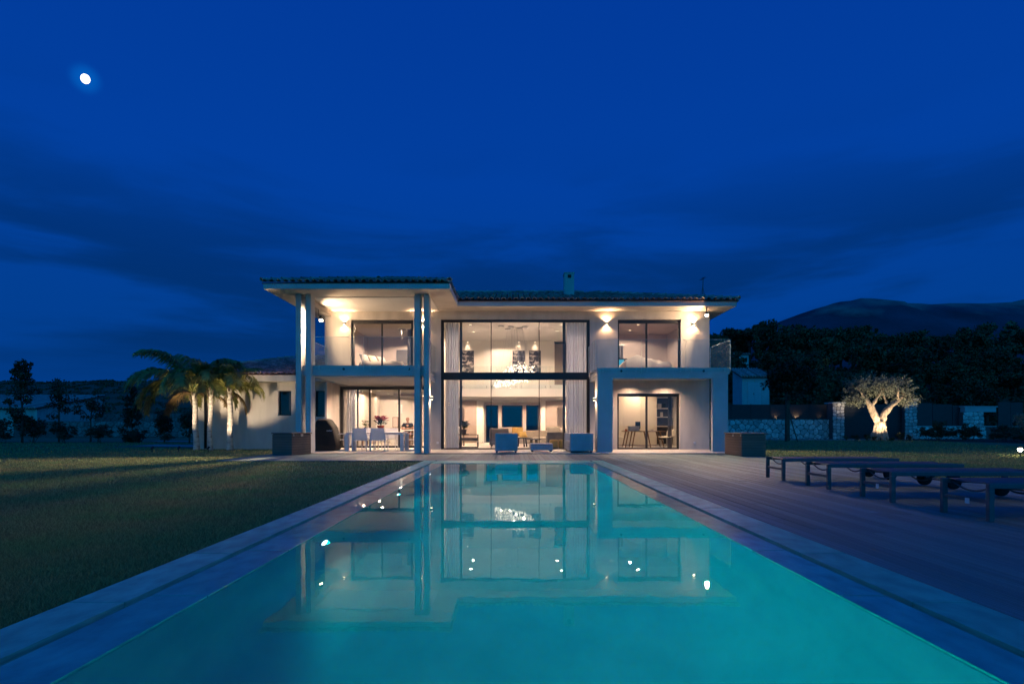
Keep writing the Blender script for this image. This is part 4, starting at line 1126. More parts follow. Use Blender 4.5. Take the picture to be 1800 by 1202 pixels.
sp2 = {'pelvis':((X,Y,.58),(.165,.125)), 'waist':((X,Y-.01,.78),(.155,.12)), 'chest':((X,Y-.05,1.0),(.175,.125)), 'neckb':((X,Y-.07,1.115),(.085,.08))}
se = [('pelvis','waist'),('waist','chest'),('chest','neckb')]
for s, n in ((-1,'l'),(1,'r')):
    sp2.update({'sh'+n:((X+s*.20,Y-.06,1.075),.078), 'el'+n:((X+s*.265,Y-.16,.92),.066)}); se += [('chest','sh'+n),('sh'+n,'el'+n)]
body('t_shirt', sp2, se, M['shirt'], pr)
q = MB()
for s in (-1,1):
    q.sphere((X+s*.085,Y-.10,1.315),.028,8,6,.35,.7,1)
    q.sphere((X+s*.030,Y-.187,1.322),.011,8,6)
q.tube([(X,Y-.185,1.325),(X,Y-.215,1.285),(X,Y-.19,1.275)],[.008,.015,.012],8)
q.build('face_features', M['skin'], pr, True)
q = MB()
for s in (-1,1): q.tube([(X+s*.016,Y-.193,1.338),(X+s*.048,Y-.182,1.338)],.005,5)
q.tube([(X-.022,Y-.186,1.245),(X,Y-.194,1.243),(X+.022,Y-.186,1.245)],.005,5)
q.build('brows_and_mouth', M['dark_wood'], pr, True)
ck = thing('kitchen_chair', 'pale wooden chair the seated man sits on', 'chair', (X,Y,.04))
MB().box(X-.22,X+.22,Y-.25,Y+.2,.43,.475).build('seat', M['wood'], ck); MB().box(X-.22,X+.22,Y+.201,Y+.235,.476,.95).build('backrest', M['wood'], ck)
for sx in (-.19,.19):
    for yy in (Y-.22,Y+.17): MB().box(X+sx-.02,X+sx+.02,yy-.02,yy+.02,.04,.429).build('leg', M['wood'], ck)
# --- office
for x, y, lb in ((5.0,24.0,'left downlight in the office ceiling'),(6.6,24.0,'right downlight in the office ceiling'),(5.8,25.5,'rear downlight in the office ceiling')):
    downlight(x, y, 2.69, lb, 'downlights in the office ceiling', 95, 160, .05, .2)
t0 = thing('wardrobe', 'pale fitted cupboard with flush doors along the office wall', 'cupboard', (5.6,26.2,.04))
MB().box(3.74,6.86,25.92,26.38,.045,2.69).build('carcass', M['mauve'], t0)
for k in range(4): MB().box(3.75+k*.777,3.75+(k+1)*.777-.012,25.89,25.919,.10,2.68).build('door', M['shell'], t0)
sh = thing('shelf_unit', 'dark niche shelves with folders beside the office cupboard', 'shelves', (7.35,26.6,.04))
MB().box(6.90,7.80,26.9,26.95,.05,2.68).build('back_panel', M['curtain_dark'], sh)
for zz in (.06,.45,.95,1.40,1.82,2.35): MB().box(6.90,7.80,26.45,26.899,zz,zz+.04).build('shelf', M['shell'], sh)
MB().box(6.87,6.899,26.0,26.95,.05,2.68).build('side_panel', M['shell'], sh)
rr = random.Random(3)
for k, (x, z) in enumerate(((7.0,.10),(7.2,.10),(7.05,1.44),(7.18,1.44),(7.3,1.86),(7.1,1.86),(7.0,.99))):
    o = MB().box(x,x+.16,26.55,26.85,z+.001,z+.22).build('folder', M[('dark_wood','linen','curtain_dark','shell')[k % 4]], None)
    tag(o, ('dark folder at the foot of the office shelves','pale folder at the foot of the office shelves','grey folder on the middle office shelf','cream folder on the middle office shelf','dark box on the upper office shelf','pale box on the upper office shelf','grey box on the lower office shelf')[k], 'folder', 'folders on the office shelves')
dk = thing('desk', 'pale office desk on splayed wooden legs behind the window', 'desk', (5.9,24.2,.04))
MB().box(4.95,6.75,23.9,24.7,.735,.765).build('tabletop', M['wood'], dk, bevel=.006)
for x0, x1 in ((4.98,5.12),(5.28,5.40),(6.1,5.95),(6.68,6.5)):
    for yy in (24.0,24.6): MB().tube([(x0,yy,.04),(x1,yy,.734)],[.022,.034],8).build('leg', M['wood'], dk)
t0 = thing('computer_monitor', 'small dark monitor seen from behind on the desk', 'monitor', (5.58,24.35,.77))
MB().box(5.50,5.72,24.34,24.37,.86,1.18).build('screen', M['black_alu'], t0); MB().box(5.58,5.64,24.371,24.40,.766,1.0).build('stand', M['black_alu'], t0)
t0 = thing('storage_box', 'pale blue box standing on the office desk', 'box', (5.40,24.1,.77))
MB().box(5.15,5.60,24.0,24.3,.766,.96).build('body', M['white_sling'], t0, bevel=.006); MB().box(5.145,5.605,23.995,24.305,.961,.985).build('lid', M['white_sling'], t0)
t0 = thing('mug', 'dark red mug beside the pale blue box on the desk', 'mug', (5.03,24.1,.766))
MB().lathe((5.03,24.1,.766),[(.035,0),(.04,.01),(.04,.09),(.034,.09),(.034,.02)],12).build('body', M['red'], t0); MB().tube([(5.068,24.1,.84),(5.10,24.1,.82),(5.068,24.1,.79)],.006,6).build('handle', M['red'], t0)
t0 = thing('papers', 'small stack of white papers on the right of the desk', 'papers', (6.2,24.2,.766))
MB().box(6.1,6.4,24.05,24.27,.766,.785).build('sheets', M['white_paint'], t0); MB().box(6.15,6.25,24.1,24.2,.786,.84).build('tray', M['linen'], t0)
def shell_chair(label, x, y, rz):
    t0 = thing('office_chair', label, 'chair', (0,0,0), 0, 'cream shell chairs at the office desk')
    V = []; F = []
    nU, nV = 10, 8
    for i in range(nU+1):
        for j in range(nV+1):
            u = i/nU; v = -1+2*j/nV
            if u < .5: yy = -.24+.9*u; zz = .44+.02*(1-u*2)+.10*abs(v)**2.5*(u*2)
            else: yy = .21+.10*(u-.5)*2; zz = .45+.36*(u-.5)*2+.08*abs(v)**2.5*(1-(u-.5)*2)
            w_ = .25+.03*math.sin(u*3.1)-.05*max(0,(u-.8)/.2)
            yy -= .16*abs(v)**2.2*(max(0,u-.35))
            V.append((v*w_, yy, zz))
    for i in range(nU):
        for j in range(nV): F.append((i*(nV+1)+j,(i+1)*(nV+1)+j,(i+1)*(nV+1)+j+1,i*(nV+1)+j+1))
    o = np_obj('seat_shell', V, F, M['shell'], t0); so = o.modifiers.new('solid','SOLIDIFY'); so.thickness = .018; so.offset = 0
    o.data.polygons.foreach_set('use_smooth',[True]*len(F))
    MB().tube([(0,0,.10),(0,0,.43)],.025,8).build('column', M['steel'], t0)
    for k in range(4):
        a = k*math.pi/2+.78
        MB().bar((0,0,.10),(math.cos(a)*.28,math.sin(a)*.28,.055),.03).build('leg', M['shell'], t0)
    t0.location = (x,y,.04); t0.rotation_euler = (0,0,rz)
    return t0
shell_chair('cream shell chair left of the office desk', 4.55, 23.75, R(60))
shell_chair('cream shell chair right of the office desk', 6.62, 23.35, R(-70))
# --- bedrooms
def bed(label, x0, x1, y0, y1, z, m, seed, hh=.16):
    t0 = thing('bed', label, 'bed', ((x0+x1)/2,(y0+y1)/2,z))
    MB().box(x0,x1,y0,y1,z+.05,z+.26).build('bed_base', M['grey_fabric'], t0, bevel=.02)
    MB().box(x0+.02,x1-.02,y0+.02,y1-.02,z+.261,z+.48).build('mattress', M['linen'], t0, bevel=.05, seg=3)
    rr = np.random.RandomState(seed); n = 26; V = []; F = []
    ph = rr.uniform(0,6,6)
    for i in range(n+1):
        for j in range(n+1):
            u = i/n; v = j/n
            zz = z+.50 + hh*(.5+.5*math.sin(u*6+ph[0])*math.sin(v*5+ph[1]))*math.exp(-((u-.45)**2)*3) + .03*math.sin(u*21+ph[2]+v*9)+.02*math.sin(v*31+ph[3]-u*12)
            if u in (0,1) or v in (0,1): zz = z+.30
            V.append((x0-.04+(x1-x0+.08)*u, y0-.04+(y1-y0)*.8*v, zz))
    for i in range(n):
        for j in range(n): F.append((i*(n+1)+j,(i+1)*(n+1)+j,(i+1)*(n+1)+j+1,i*(n+1)+j+1))
    o = np_obj('duvet', V, F, m, t0); o.data.polygons.foreach_set('use_smooth',[True]*len(F))
    return t0
bed('bed with pale linen in the tower bedroom', -6.55, -4.75, 23.4, 25.3, 3.22, M['linen'], 2, .10)
bed('unmade bed with crumpled pale duvet in the upper right bedroom', 4.9, 6.9, 23.6, 25.6, 3.22, M['linen'], 3, .34)
for x, y, z, lb, m in ((-6.42,23.75,3.93,'patterned pillow nearest the window on the tower bed','linen'),(-6.15,24.2,3.92,'second pale pillow on the tower bed','cream'),(-5.8,24.4,3.88,'small pillow right on the tower bed','linen')):
    pillow(lb, x, y, z, .55, M[m], 62, 70, 'pillows on the tower bed')
for x, y, z, lb, pw in ((-5.75,24.2,5.54,'front downlight in the tower bedroom ceiling',650),(-5.0,26.5,5.54,'rear downlight in the tower bedroom ceiling',650),(5.7,23.6,5.59,'front downlight in the upper right bedroom ceiling',190),(5.75,24.9,5.59,'middle downlight in the upper right bedroom ceiling',190),(5.7,26.4,5.59,'rear downlight in the upper right bedroom ceiling',190)):
    downlight(x, y, z, lb, 'downlights in the bedroom ceilings', pw, 160, .05, .2)
for x, lb in ((-4.95,'left ring pendant lamp in the tower bedroom'),(-4.42,'right ring pendant lamp in the tower bedroom')):
    t0 = thing('pendant_lamp', lb, 'pendant lamp', (x,24.6,5.3), 0, 'ring pendants in the tower bedroom')
    q = MB(); q.tube([(x+.16*math.cos(a*.3142),24.6+.16*math.sin(a*.3142),5.33) for a in range(21)],.014,6,False)
    q.build('ring', M['black_alu'], t0); MB().tube([(x,24.6,5.30),(x,24.6,4.9)],.02,6).tube([(x,24.6,5.30),(x,24.6,5.54)],.005,4).build('drop', M['steel'], t0)
t0 = thing('wall_unit', 'pale wall unit with a pane glowing for reflected sky in the tower bedroom', 'wall unit', (-4.6,27.5,3.2))
MB().box(-5.2,-3.9,27.7,28.1,3.2,4.02).build('cabinet', M['inner_white'], t0)
MB().box(-4.55,-4.12,28.12,28.18,3.95,5.0).build('mirror_frame', M['white_paint'], t0); MB().box(-4.51,-4.16,28.105,28.119,4.02,4.42).build('screen', M['screen'], t0)  # emissive pane paints the reflected sky inside the frame
MB().box(-4.51,-4.16,28.105,28.119,4.50,4.66).build('dark_panel', M['shirt'], t0)
t0 = thing('bedroom_door', 'dark open doorway at the back of the tower bedroom', 'door', (-5.55,28.15,3.2))
MB().box(-5.95,-5.35,28.13,28.185,3.2,4.9).build('leaf', M['curtain_dark'], t0)
tv = thing('television', 'glowing screen standing in for a sky reflection at the left of the upper right bedroom', 'television', (4.75,25.6,3.7))  # set is made up, its glowing face stands for reflected sky
MB().box(4.42,5.45,25.85,25.92,3.62,4.18).build('case', M['black_alu'], tv); MB().box(4.47,5.30,25.84,25.849,3.66,4.12).build('screen', M['screen'], tv)
MB().box(4.4,5.5,25.8,26.3,3.2,3.6).build('stand', M['curtain_dark'], tv)
t0 = thing('wall_picture', 'dark square picture on the right wall of the upper right bedroom', 'picture', (7.8,24.6,4.6))
MB().box(7.78,7.82,24.0,25.4,4.3,5.0).build('frame', M['curtain_dark'], t0)
# ================================================================== OUTDOOR FURNITURE
# --- white dining set on the terrace
tb = thing('garden_table', 'white aluminium garden table on the terrace before the kitchen window', 'garden table', (-5.28,21.4,.03))
MB().box(-6.40,-4.16,20.92,21.88,.72,.755).build('tabletop', M['white_sling'], tb, bevel=.004)
MB().box(-6.36,-4.20,20.96,21.84,.66,.719).build('apron', M['white_paint'], tb)
for x0, x1 in ((-6.40,-6.27),(-4.29,-4.16)):
    for y0, y1 in ((20.922,21.0),(21.80,21.878)): MB().box(x0,x1,y0,y1,.031,.659).build('leg', M['white_paint'], tb)
gc = thing('garden_chair', 'white sling garden chair, left of the two with backs to the pool', 'garden chair', (0,0,0), 0, 'white garden chairs round the terrace table')
for sx in (-.27,.27):      # local: seat faces +y
    q = MB()
    q.bar((sx,-.26,.015),(sx,.26,.015),.028); q.bar((sx,-.25,.03),(sx,-.25,.64),.028); q.bar((sx,.25,.03),(sx,.25,.64),.028); q.bar((sx,-.264,.654),(sx,.264,.654),.035,.025)
    q.build('sled_frame', M['white_paint'], gc)
MB().box(-.235,.235,-.22,.24,.41,.435).build('seat', M['white_sling'], gc, bevel=.008)
q = MB(); q.add([(-.235,-.21,.44),(.235,-.21,.44),(.235,-.19,.44),(-.235,-.19,.44),(-.235,-.30,.86),(.235,-.30,.86),(.235,-.28,.86),(-.235,-.28,.86)],[(0,3,2,1),(4,5,6,7),(0,1,5,4),(1,2,6,5),(2,3,7,6),(3,0,4,7)])
q.build('backrest', M['white_sling'], gc)
q = MB()
for sx in (-.246,.246): q.bar((sx,-.20,.40),(sx,-.295,.88),.02,.03)
q.bar((-.236,-.295,.875),(.236,-.295,.875),.02)
q.build('back_frame', M['white_paint'], gc)
gc.location = (-5.72,20.72,.03)
for x, y, rz, lb in ((-5.03,20.72,0,'white sling garden chair, right of the two with backs to the pool'),
                     (-5.75,22.15,180,'white garden chair across the table, left of the far pair'),(-4.95,22.15,180,'white garden chair across the table, right of the far pair'),
                     (-6.72,21.4,-90,'white garden chair at the left end of the terrace table'),(-3.86,21.4,90,'white garden chair at the right end of the terrace table')):
    copy_tree(gc, (x,y,.03), R(rz), lb)
# --- covered barbecue
bq = thing('barbecue', 'covered barbecue under a black weatherproof cover with white lettering', 'barbecue', (-7.1,21.0,.03))
prof = [(-7.48,.02),(-7.50,.85),(-7.47,1.16),(-7.40,1.235),(-7.05,1.24),(-6.98,1.20),(-6.78,.93),(-6.70,.62),(-6.62,.22),(-6.64,.10),(-6.72,.03)]
V = []; F = []
ny = 6; n = len(prof)
for j in range(ny+1):
    f = j/ny; k = 1-.10*abs(2*f-1)**3
    for x, z in prof: V.append((-7.06+(x+7.06)*k+.012*math.sin(j*2.1+z*9), 20.66+.72*f, .03+z*(1-.05*abs(2*f-1)**3)))
for j in range(ny):
    for i in range(n-1): F.append((j*n+i,j*n+i+1,(j+1)*n+i+1,(j+1)*n+i))
q = MB().add(V, F); q.f.append(tuple(range(n-1,-1,-1))); q.f.append(tuple(range(ny*n,ny*n+n)))
o = q.build('cover', M['cover'], bq, True); s = o.modifiers.new('bevel','BEVEL'); s.width = .035; s.segments = 2; s.limit_method = 'ANGLE'; s.angle_limit = R(25)
tcv = bpy.data.curves.new('lettering', 'FONT'); tcv.body = 'weber'; tcv.size = .085; tcv.align_x = 'CENTER'; tcv.extrude = .002
tcv.materials.append(M['white_paint'])
o = bpy.data.objects.new('lettering', tcv); COL.objects.link(o)
dgm = bpy.data.meshes.new_from_object(o.evaluated_get(bpy.context.evaluated_depsgraph_get())); bpy.data.objects.remove(o)
o = link('lettering', dgm, M['white_paint'], bq); o.location = Vector((-6.90,20.635,.79))-bq.location; o.rotation_euler = (R(90),0,0)
# --- storage boxes
def deck_box(label, corner, ang, w, d, h=.76):
    t0 = thing('storage_box', label, 'storage box', (0,0,0), 0, 'slatted storage boxes at the ends of the deck')
    MB().box(.02,w-.02,.02,d-.02,0,h-.05).build('liner', M['cover'], t0)
    ns = 8; sh = (h-.07)/ns
    for k in range(ns):
        z0 = .012+k*sh; z1 = z0+sh-.008
        MB().box(.0,w,.0,.016,z0,z1).build('slat', M['box_plastic'], t0); MB().box(.0,w,d-.016,d,z0,z1).build('slat', M['box_plastic'], t0)
        MB().box(.0,.016,.017,d-.017,z0,z1).build('slat', M['box_plastic'], t0); MB().box(w-.016,w,.017,d-.017,z0,z1).build('slat', M['box_plastic'], t0)
    MB().cbox(-.025,w+.025,-.025,d+.025,h-.048,h,.012).build('lid', M['box_plastic'], t0)
    for sx in (-.018, w-.002):
        MB().box(sx,sx+.02,d*.45,d*.45+.10,h-.13,h-.05).build('latch', M['steel'], t0); MB().box(sx,sx+.02,.06,.09,h-.12,h-.05).build('hinge', M['steel'], t0)
    t0.location = (*corner,.004); t0.rotation_euler = (0,0,ang)
    return t0
deck_box('slatted storage box at the left end of the deck, before the columns', (-8.29,18.88), R(-25), .92, .86)
deck_box('slatted storage box at the right, beside the portico pillar', (7.49,17.8), 0, .78, 1.42)
# --- outdoor lounge pieces
def block(q, *a): q.box(*a)
ac = thing('outdoor_armchair', 'grey upholstered outdoor armchair seen from its side on the terrace edge', 'armchair', (-.2,20.0,.03))
OF = M['outdoor_fabric']
MB().box(-.61,.20,19.60,19.80,.09,.72).build('armrest', OF, ac, bevel=.025, seg=3)
MB().box(-.61,.20,20.36,20.56,.09,.72).build('armrest', OF, ac, bevel=.025, seg=3)
MB().box(-.61,-.39,19.805,20.355,.09,.715).build('backrest', OF, ac, bevel=.025, seg=3)
MB().box(-.385,.20,19.805,20.355,.09,.30).build('base', OF, ac, bevel=.01)
MB().box(-.383,.21,19.81,20.35,.302,.45).build('seat_cushion', OF, ac, bevel=.04, seg=3)
for xx in (-.55,.13):
    for yy in (19.66,20.46): MB().box(xx-.03,xx+.03,yy-.03,yy+.03,.031,.089).build('foot', M['outdoor_dark'], ac)
so = thing('outdoor_sofa', 'grey upholstered outdoor sofa seen from its end beside the portico pillar', 'sofa', (2.5,20.6,.03))
MB().box(2.08,2.92,19.60,19.82,.09,.72).build('armrest', OF, so, bevel=.025, seg=3)
MB().box(2.08,2.92,21.50,21.72,.09,.72).build('armrest', OF, so, bevel=.025, seg=3)
MB().box(2.70,2.92,19.825,21.495,.09,.715).build('backrest', OF, so, bevel=.025, seg=3)
MB().box(2.10,2.695,19.825,21.495,.09,.28).build('base', OF, so, bevel=.01)
for k in range(2): MB().box(2.09,2.693,19.83+k*.835,19.83+k*.835+.825,.282,.44).build('seat_cushion', OF, so, bevel=.04, seg=3)
for xx in (2.15,2.85):
    for yy in (19.68,21.62): MB().box(xx-.03,xx+.03,yy-.03,yy+.03,.031,.089).build('foot', M['outdoor_dark'], so)
ot = thing('ottoman', 'low grey square ottoman between the outdoor armchair and sofa', 'ottoman', (1.1,20.6,.03))
MB().box(.68,1.53,20.35,21.15,.08,.26).build('body', OF, ot, bevel=.02, seg=3)
MB().box(.685,1.525,20.355,21.145,.262,.33).build('cushion', OF, ot, bevel=.025, seg=3)
for xx in (.76,1.45):
    for yy in (20.43,21.07): MB().box(xx-.04,xx+.04,yy-.04,yy+.04,.031,.079).build('foot', M['outdoor_dark'], ot)
# --- sun loungers (local: left end at x=0, runs to +x, near rail y=0, far rail y=.66)
lg = thing('sun_lounger', 'dark grey flat sun lounger farthest from the pool camera side, nearest the villa', 'sun lounger', (0,0,0), 0, 'dark sun loungers lined up on the deck')
GA = M['grey_alu']
MB().box(.0,2.13,.0,.05,.345,.40).build('side_rail', GA, lg, bevel=.006); MB().box(.0,2.13,.61,.66,.345,.40).build('side_rail', GA, lg, bevel=.006)
for y0 in (.0,.61): MB().box(.0,.055,y0,y0+.05,.0,.344).build('leg', GA, lg, bevel=.005)
MB().box(.01,.045,.051,.609,.185,.225).build('stretcher', GA, lg, bevel=.004)
MB().box(2.08,2.13,.051,.609,.35,.395).build('end_rail', GA, lg)
q = MB(); K = 12; V = []; F = []
for i in range(K+1):
    u = i/K
    for j in range(7):
        v = -1+2*j/6
        V.append((.06+2.0*u, .33+v*.279, .405-.035*(1-v*v)*(.6+.4*math.sin(u*3.1))))
for i in range(K):
    for j in range(6): F.append((i*7+j,(i+1)*7+j,(i+1)*7+j+1,i*7+j+1))
o = q.add(V,F).build('sling', M['outdoor_dark'], lg, True); sd = o.modifiers.new('s','SOLIDIFY'); sd.thickness = .008
MB().tube([(.10,.05+.56*k/10,.37-.085*math.sin(math.pi*k/10)) for k in range(11)], .011, 6).build('sag_bar', GA, lg, True)
MB().tube([(.62,.05+.56*k/10,.36-.10*math.sin(math.pi*k/10)) for k in range(11)], .011, 6).build('sag_bar', GA, lg, True)
for y0 in (.03,.63):
    wq_ = MB().lathe((0,0,0),[(.06,-.028),(.105,-.028),(.122,-.015),(.122,.015),(.105,.028),(.06,.028)],24).xf(Matrix.Translation((1.98,y0,.128)) @ Matrix.Rotation(R(90),4,'X'))
    wh = wq_.build('wheel', M['cover'], lg, True)
    MB().lathe((0,0,0),[(.058,-.02),(.058,.02)],16).xf(Matrix.Translation((1.98,y0,.128)) @ Matrix.Rotation(R(90),4,'X')).build('hub', GA, wh)
    MB().box(1.95,2.01,y0-.02+(.06 if y0 < .3 else -.06),y0+.02+(.06 if y0 < .3 else -.06),.11,.344).build('leg', GA, lg)
MB().tube([(1.98,.06,.128),(1.98,.60,.128)],.014,8).build('axle', GA, lg)
lg.location = (4.93,9.95,.001)
lab = ['second sun lounger from the villa, one empty deck gap behind it','third sun lounger from the villa with a small white tag below the sling','nearest dark sun lounger cut off by the right edge, white tag below']
lg['label'] = 'dark grey flat sun lounger nearest the villa, farthest from the viewer'
lg2 = copy_tree(lg, (4.93,8.52,.001), None, 'dark sun lounger second from the villa, its wheel showing under the rail')
lg3 = copy_tree(lg, (4.93,7.09,.001), None, lab[1]); lg4 = copy_tree(lg, (4.95,5.66,.001), None, lab[2])
for l_ in (lg3, lg4):
    o = MB().box(.004,.009,.26,.315,.155,.215).build('care_tag', M['white_paint'], None); o.parent = l_
# --- wall sockets
def socket(x, y, z, lb):
    t0 = thing('wall_socket', lb, 'wall socket', (x,y,z), 0, 'white outdoor sockets on the walls')
    MB().box(x-.045,x+.045,y-.025,y-.001,z-.045,z+.045).build('plate', M['white_paint'], t0, bevel=.006); MB().box(x-.03,x+.03,y-.031,y-.026,z-.03,z+.03).build('flap', M['white_paint'], t0)
socket(7.48, WY, .30, 'white outdoor socket on the portico back wall')
socket(-3.05, WY, .30, 'white outdoor socket left of the tall glazing')
socket(3.87, WY, 3.35, 'white outdoor socket on the upper balcony wall')

# ================================================================== GARDEN: WALL, FENCE, GATE
YW = 42.0
drive = MB().quad((11.0,39.2,-.032),(36,39.2,-.032),(36,YW+.0,-.032),(11,YW,-.032)); tag(drive.build('driveway', M['paving']), 'pale paved drive before the stone garden wall', None, None, 'structure')
MB_l = MB().quad((-19.5,28.0,-.03),(-14.2,26.0,-.03),(-14.2,29.0,-.03),(-19.5,30.0,-.03)).quad((-24,36,-.03),(-14.2,34.5,-.03),(-14.2,36.0,-.03),(-24,37.5,-.03))
tag(MB_l.build('garden_path', M['paving']), 'pale paved paths beside the annex on the left', None, None, 'structure')
def clip(poly, px, pz, nx_, nz_):
    out = []
    for i in range(len(poly)):
        a = poly[i]; b = poly[(i+1) % len(poly)]
        da = (a[0]-px)*nx_+(a[1]-pz)*nz_; db = (b[0]-px)*nx_+(b[1]-pz)*nz_
        if da <= 0: out.append(a)
        if da*db < 0:
            f = da/(da-db); out.append((a[0]+(b[0]-a[0])*f, a[1]+(b[1]-a[1])*f))
    return out
def stones(parent, x0, x1, z0, z1, y, sz, m, seed, jit=.38, square=False, mortar=.035, depth=.06, name='stone', stuff=False):
    rr = random.Random(seed)
    nx_ = max(1, round((x1-x0)/sz)); nz_ = max(1, round((z1-z0)/(sz*.72)))
    dx = (x1-x0)/nx_; dz_ = (z1-z0)/nz_
    pts = {}
    for j in range(-1, nz_+1):
        for i in range(-1, nx_+1):
            pts[i,j] = (x0+(i+.5+(.5 if j % 2 and not square else 0)+rr.uniform(-jit,jit))*dx, z0+(j+.5+rr.uniform(-jit,jit)*.8)*dz_)
    big = MB()
    for (i,j), c in pts.items():
        poly = [(x0,z0),(x1,z0),(x1,z1),(x0,z1)]
        for (a,b), d in pts.items():
            if (a,b) == (i,j) or abs(a-i) > 2 or abs(b-j) > 2: continue
            mx_ = ((c[0]+d[0])/2, (c[1]+d[1])/2); nn = (d[0]-c[0], d[1]-c[1]); ln = math.hypot(*nn); nn = (nn[0]/ln, nn[1]/ln)
            poly = clip(poly, mx_[0]-nn[0]*mortar/2, mx_[1]-nn[1]*mortar/2, *nn)
            if len(poly) < 3: break
        if len(poly) < 3: continue
        gx = sum(p[0] for p in poly)/len(poly); gz = sum(p[1] for p in poly)/len(poly)
        ar_ = abs(sum(poly[k][0]*poly[(k+1) % len(poly)][1]-poly[(k+1) % len(poly)][0]*poly[k][1] for k in range(len(poly))))/2
        if ar_ < .006: continue
        pr_ = depth*rr.uniform(.55,1.0)
        # round the corners a little
        rp_ = []
        for k in range(len(poly)):
            a = poly[k]; b = poly[(k+1) % len(poly)]
            rp_ += [(a[0]*.82+b[0]*.18, a[1]*.82+b[1]*.18), (a[0]*.18+b[0]*.82, a[1]*.18+b[1]*.82)]
        n = len(rp_)
        q = big if stuff else MB()
        ring0 = [(p[0],y,p[1]) for p in rp_]; ring1 = [(gx+(p[0]-gx)*.97,y-pr_*.7,gz+(p[1]-gz)*.97) for p in rp_]; ring2 = [(gx+(p[0]-gx)*.80,y-pr_,gz+(p[1]-gz)*.80) for p in rp_]
        q.add(ring0+ring1+ring2, [(k,(k+1) % n,n+(k+1) % n,n+k) for k in range(n)]+[(n+k,n+(k+1) % n,2*n+(k+1) % n,2*n+k) for k in range(n)]+[tuple(range(2*n,3*n))])
        if not stuff: q.build(name, m, parent)
    if stuff: tag(big.build('stonework', m, parent), kind='stuff')
sw = thing('stone_wall', 'rubble stone garden wall with dark fence on top, right of the villa', 'stone wall', (20,YW,0))
MB().box(12.5,24.45,YW+.06,YW+.5,-.1,1.48).build('core', M['mortar'], sw)
stones(sw, 15.9, 24.4, -.02, 1.48, YW+.06, .50, M['stone'], 3)
MB().box(12.5,24.5,YW+.0,YW+.55,1.481,1.52).build('coping', M['mortar'], sw)
fc = thing('privacy_fence', 'dark panel fence standing on the rubble stone wall', 'fence', (20,YW+.3,1.52))
x = 12.5
while x < 24.3:
    x2 = min(24.35, x+1.5); MB().box(x+.02,x2-.02,YW+.28,YW+.33,1.53,2.64).build('panel', M['fence_panel'], fc); MB().box(x2-.018,x2+.018,YW+.26,YW+.35,1.525,2.67).build('post', M['fence_panel'], fc); x = x2
def pillar(lb, x0, x1, z1, seed, sz=.34):
    t0 = thing('gate_pillar', lb, 'gate pillar', ((x0+x1)/2,YW-.2,0), 0, 'stone gate pillars')
    MB().box(x0,x1,YW-.34,YW+.6,-.1,z1).build('core', M['mortar'], t0)
    stones(t0, x0, x1, -.03, z1, YW-.345, sz, M['stone'], seed, .22, True, .03, .05)
    MB().box(x0-.07,x1+.07,YW-.46,YW+.66,z1+.001,z1+.09).build('cap', M['concrete'], t0)
pillar('stone gate pillar left of the dark gate', 24.46, 25.35, 2.70, 6)
pillar('stone gate pillar right of the dark gate, behind the olive tree', 29.95, 30.90, 2.95, 7)
gt = thing('driveway_gate', 'wide dark solid gate between the two stone pillars', 'gate', (27.6,YW,0))
nb = 8
for k in range(nb): MB().box(25.36,29.94,YW-.02,YW+.03,.06+k*.32,.06+(k+1)*.32-.012).build('board', M['gate'], gt)
MB().box(25.36,29.94,YW+.031,YW+.08,.03,2.64).build('backing_frame', M['gate'], gt)
lw = thing('low_stone_wall', 'low stone wall with dark fence right of the gate pillar', 'stone wall', (33,YW,0))
MB().box(30.95,42,YW+.06,YW+.5,-.1,.92).build('core', M['mortar'], lw); stones(lw, 30.98, 36.5, -.02, .92, YW+.06, .42, M['stone'], 12)
MB().box(30.95,42,YW+.0,YW+.55,.921,.98).build('coping', M['concrete'], lw)
fc2 = thing('privacy_fence', 'dark panel fence on the low wall right of the olive tree', 'fence', (33,YW+.3,1))
for x in np.arange(31.0, 34.2, 1.55): MB().box(x+.02,x+1.53,YW+.28,YW+.33,.985,2.75-.06*(x-31)).build('panel', M['fence_panel'], fc2)
for x in np.arange(37.3, 39.0, .95): MB().box(x+.01,x+.94,YW-.1,YW-.05,.985,2.80).build('panel', M['fence_panel'], fc2)
tp = thing('letterbox_pillar', 'pale capped stone pillar between the dark fences at far right', 'pillar', (35.3,YW,0))
MB().box(34.6,36.2,YW-.1,YW+.6,-.05,2.05).build('core', M['mortar'], tp); stones(tp, 34.6, 36.2, .0, 2.05, YW-.1, .38, M['stone'], 15, .25, True, .03, .05)
MB().box(34.7,37.1,YW-.15,YW+.6,2.051,2.42).build('lintel', M['concrete'], tp); MB().box(34.6,37.2,YW-.2,YW+.65,2.421,2.50).build('cap', M['concrete'], tp)
for x, lb, wt in ((20.4,'small uplight on the stone wall coping left of the round tree',7),(22.0,'small uplight on the stone wall coping right of the round tree',18),(23.8,'small uplight on the stone wall coping beside the gate pillar',2.5)):
    t0 = thing('fence_uplight', lb, 'uplight', (x,YW+.15,1.53), 0, 'uplights on the stone wall')
    MB().lathe((x,YW+.16,1.521),[(.04,0),(.04,.04)],10).build('body', M['black_alu'], t0); MB().lathe((x,YW+.16,1.563),[(.0001,0),(.034,0)],10).build('lens', M['lamp_warm'], t0)
    spot('beam', (x,YW+.16,1.58), (x,YW+.27,2.3), wt, 120, .7, WARM, .02, t0)

